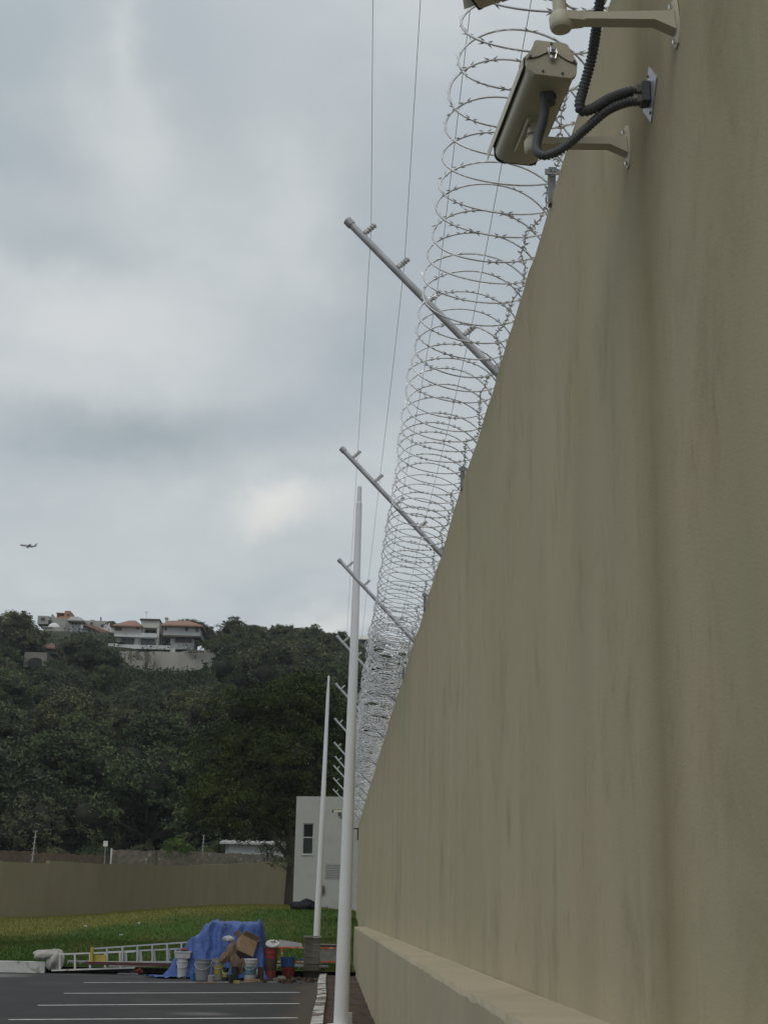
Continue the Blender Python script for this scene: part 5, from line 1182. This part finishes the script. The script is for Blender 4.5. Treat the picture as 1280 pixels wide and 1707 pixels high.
LW = mat('white_ladder', (.60, .59, .57), .5, var=.1, scale=6, col2=(.35, .22, .16), mask=(.6, .7)); LA = mat('aluminium_ladder', (.50, .51, .52), .4, metal=.5, var=.12, scale=9)
LO = mat('orange_ladder', (.55, .10, .045), .5, var=.12, scale=8, col2=(.55, .50, .48), mask=(.52, .6)); LY = mat('yellow_fibreglass', (.42, .33, .07), .55, var=.15, scale=6); LRD = mat('dark_red_rail', (.085, .035, .03), .6, var=.2, scale=4)
ladder('extension_ladder', (86, 1592), (225, 1587), (86, 1618.5), (225, 1614), 38.0, 38.0, [.10, .28, .46, .64, .82], LW, LW, 'white ladder lying on its side beside the wrapped kerb end')
sl_ = ladder('step_ladder', (152, 1582.5), (312, 1571.5), (152, 1605), (312, 1604), 37.5, 37.6, [.165, .325, .48, .635, .79, .94], LA, LA, 'silver step ladder with a yellow end lying on its side')
o0 = Vector(sl_.location)
def yl(b):
    a, c = at(153, 1594, 37.46) - o0, None
    b.box(at(153, 1594, 37.45) - o0, (.075, .10, .40), bev=.01)
part('yellow_end', LY, sl_, yl); part('yellow_tread', LY, sl_, lambda b: b.box(at(167, 1598, 37.55) - o0, (.30, .10, .15)))
part('lower_rail', LRD, sl_, lambda b: b.box(at(228, 1608, 37.4) - o0, (2.5, .07, .075)))
for k in range(4): part('brace', LA, sl_, lambda b: (b.box(at(208 + k * 25, 1594 - k * 1.2, 37.66) - o0, (.022, .03, .26), Matrix.Rotation(R(-7), 3, 'Y')),))
ladder('aluminium_ladder', (180, 1588), (305, 1582), (182, 1611), (305, 1610), 38.4, 38.4, [.24, .42, .44, .62, .80, .9], LA, LA, 'second silver ladder lying behind the step ladder')
ladder('orange_ladder', (463, 1580), (575, 1581.5), (463, 1604), (575, 1604), 40.2, 40.2, [.06, .50, .90], LO, LO, 'orange and white ladder on its side right of the tarp')
# pipes under the step ladder
for k, (px, py, lb) in enumerate([(225, 1612, 'upper'), (232, 1617, 'lower')]):
    g_ = ground_at(px, py + 3); b = MB(); b.tube([(g_.x - 1.3, g_.y, .05), (g_.x + 1.2, g_.y + .1, .06)], .035, 8); tag(b.build('metal_pipe', cg), lb + ' grey pipe lying on the ground below the step ladder', 'pipe')
for k, (x, z) in enumerate([(-.86, .12), (-.62, .30)]):
    b = MB(); b.box((0, 0, 0), (.30, .2, .16 if k == 0 else .10)); o = b.build('tool_case', cb if k == 1 else cem); o.location = (x, 40.5, z + .05); tag(o, ['pale box behind the small grey bucket', 'blue case behind the orange ladder rungs'][k], 'case')
# ---- wrapped kerb end
CLO = mat('pale_cloth', (.36, .35, .32), .9, var=.2, scale=5, bump=1, bscale=9)
b = MB(); blobmesh(b, (.10, 0, .02), (.22, .25, .27), 15, 36, 22, .13); blobmesh(b, (-.10, -.02, .15), (.34, .2, .13), 16, 26, 14, .16)
g_ = ground_at(75, 1625); o = b.build('cloth_cover', CLO, smooth=True); o.location = (g_.x - .02, KERB_Y - .05, .27); tag(o, 'crumpled pale cloth wrapped over the end of the white kerb', 'cloth')
# ---- cast scraps on the lawn
for k, (px, py, lb) in enumerate([(142, 1546, 'white scrap of paper on the lawn, left one'), (231, 1541, 'white scrap of paper on the lawn, by the dry grass'), (202, 1561, 'pale scrap on the green lawn above the ladder')]):
    d = ray(px, py); Y = 45
    for _ in range(40):
        p = at(px, py, Y)
        if float(lawn_z(p.x, Y)) > p.z: break
        Y += .8
    b = MB(); b.add([(p.x - .08, Y, p.z + .03), (p.x + .07, Y - .03, p.z + .02), (p.x + .05, Y + .06, p.z + .06), (p.x - .06, Y + .07, p.z + .05)], [(0, 1, 2, 3)]); tag(b.build('paper_scrap', cw), lb, 'litter')

# ================================================================ HAZE
hb = MB(); hb.box((10, 190, 39), (600, 560, 80)); hz_ = hb.build('haze', None)
hm = bpy.data.materials.new('thin_air_haze'); hm.use_nodes = True; t = hm.node_tree; t.nodes.clear()
pv = nd(t, 'ShaderNodeVolumePrincipled'); pv.inputs['Color'].default_value = (.86, .92, 1, 1); pv.inputs['Density'].default_value = .00022; pv.inputs['Anisotropy'].default_value = .1
ho = nd(t, 'ShaderNodeOutputMaterial'); t.links.new(pv.outputs[0], ho.inputs['Volume']); hz_.data.materials.append(hm); hz_['kind'] = 'stuff'
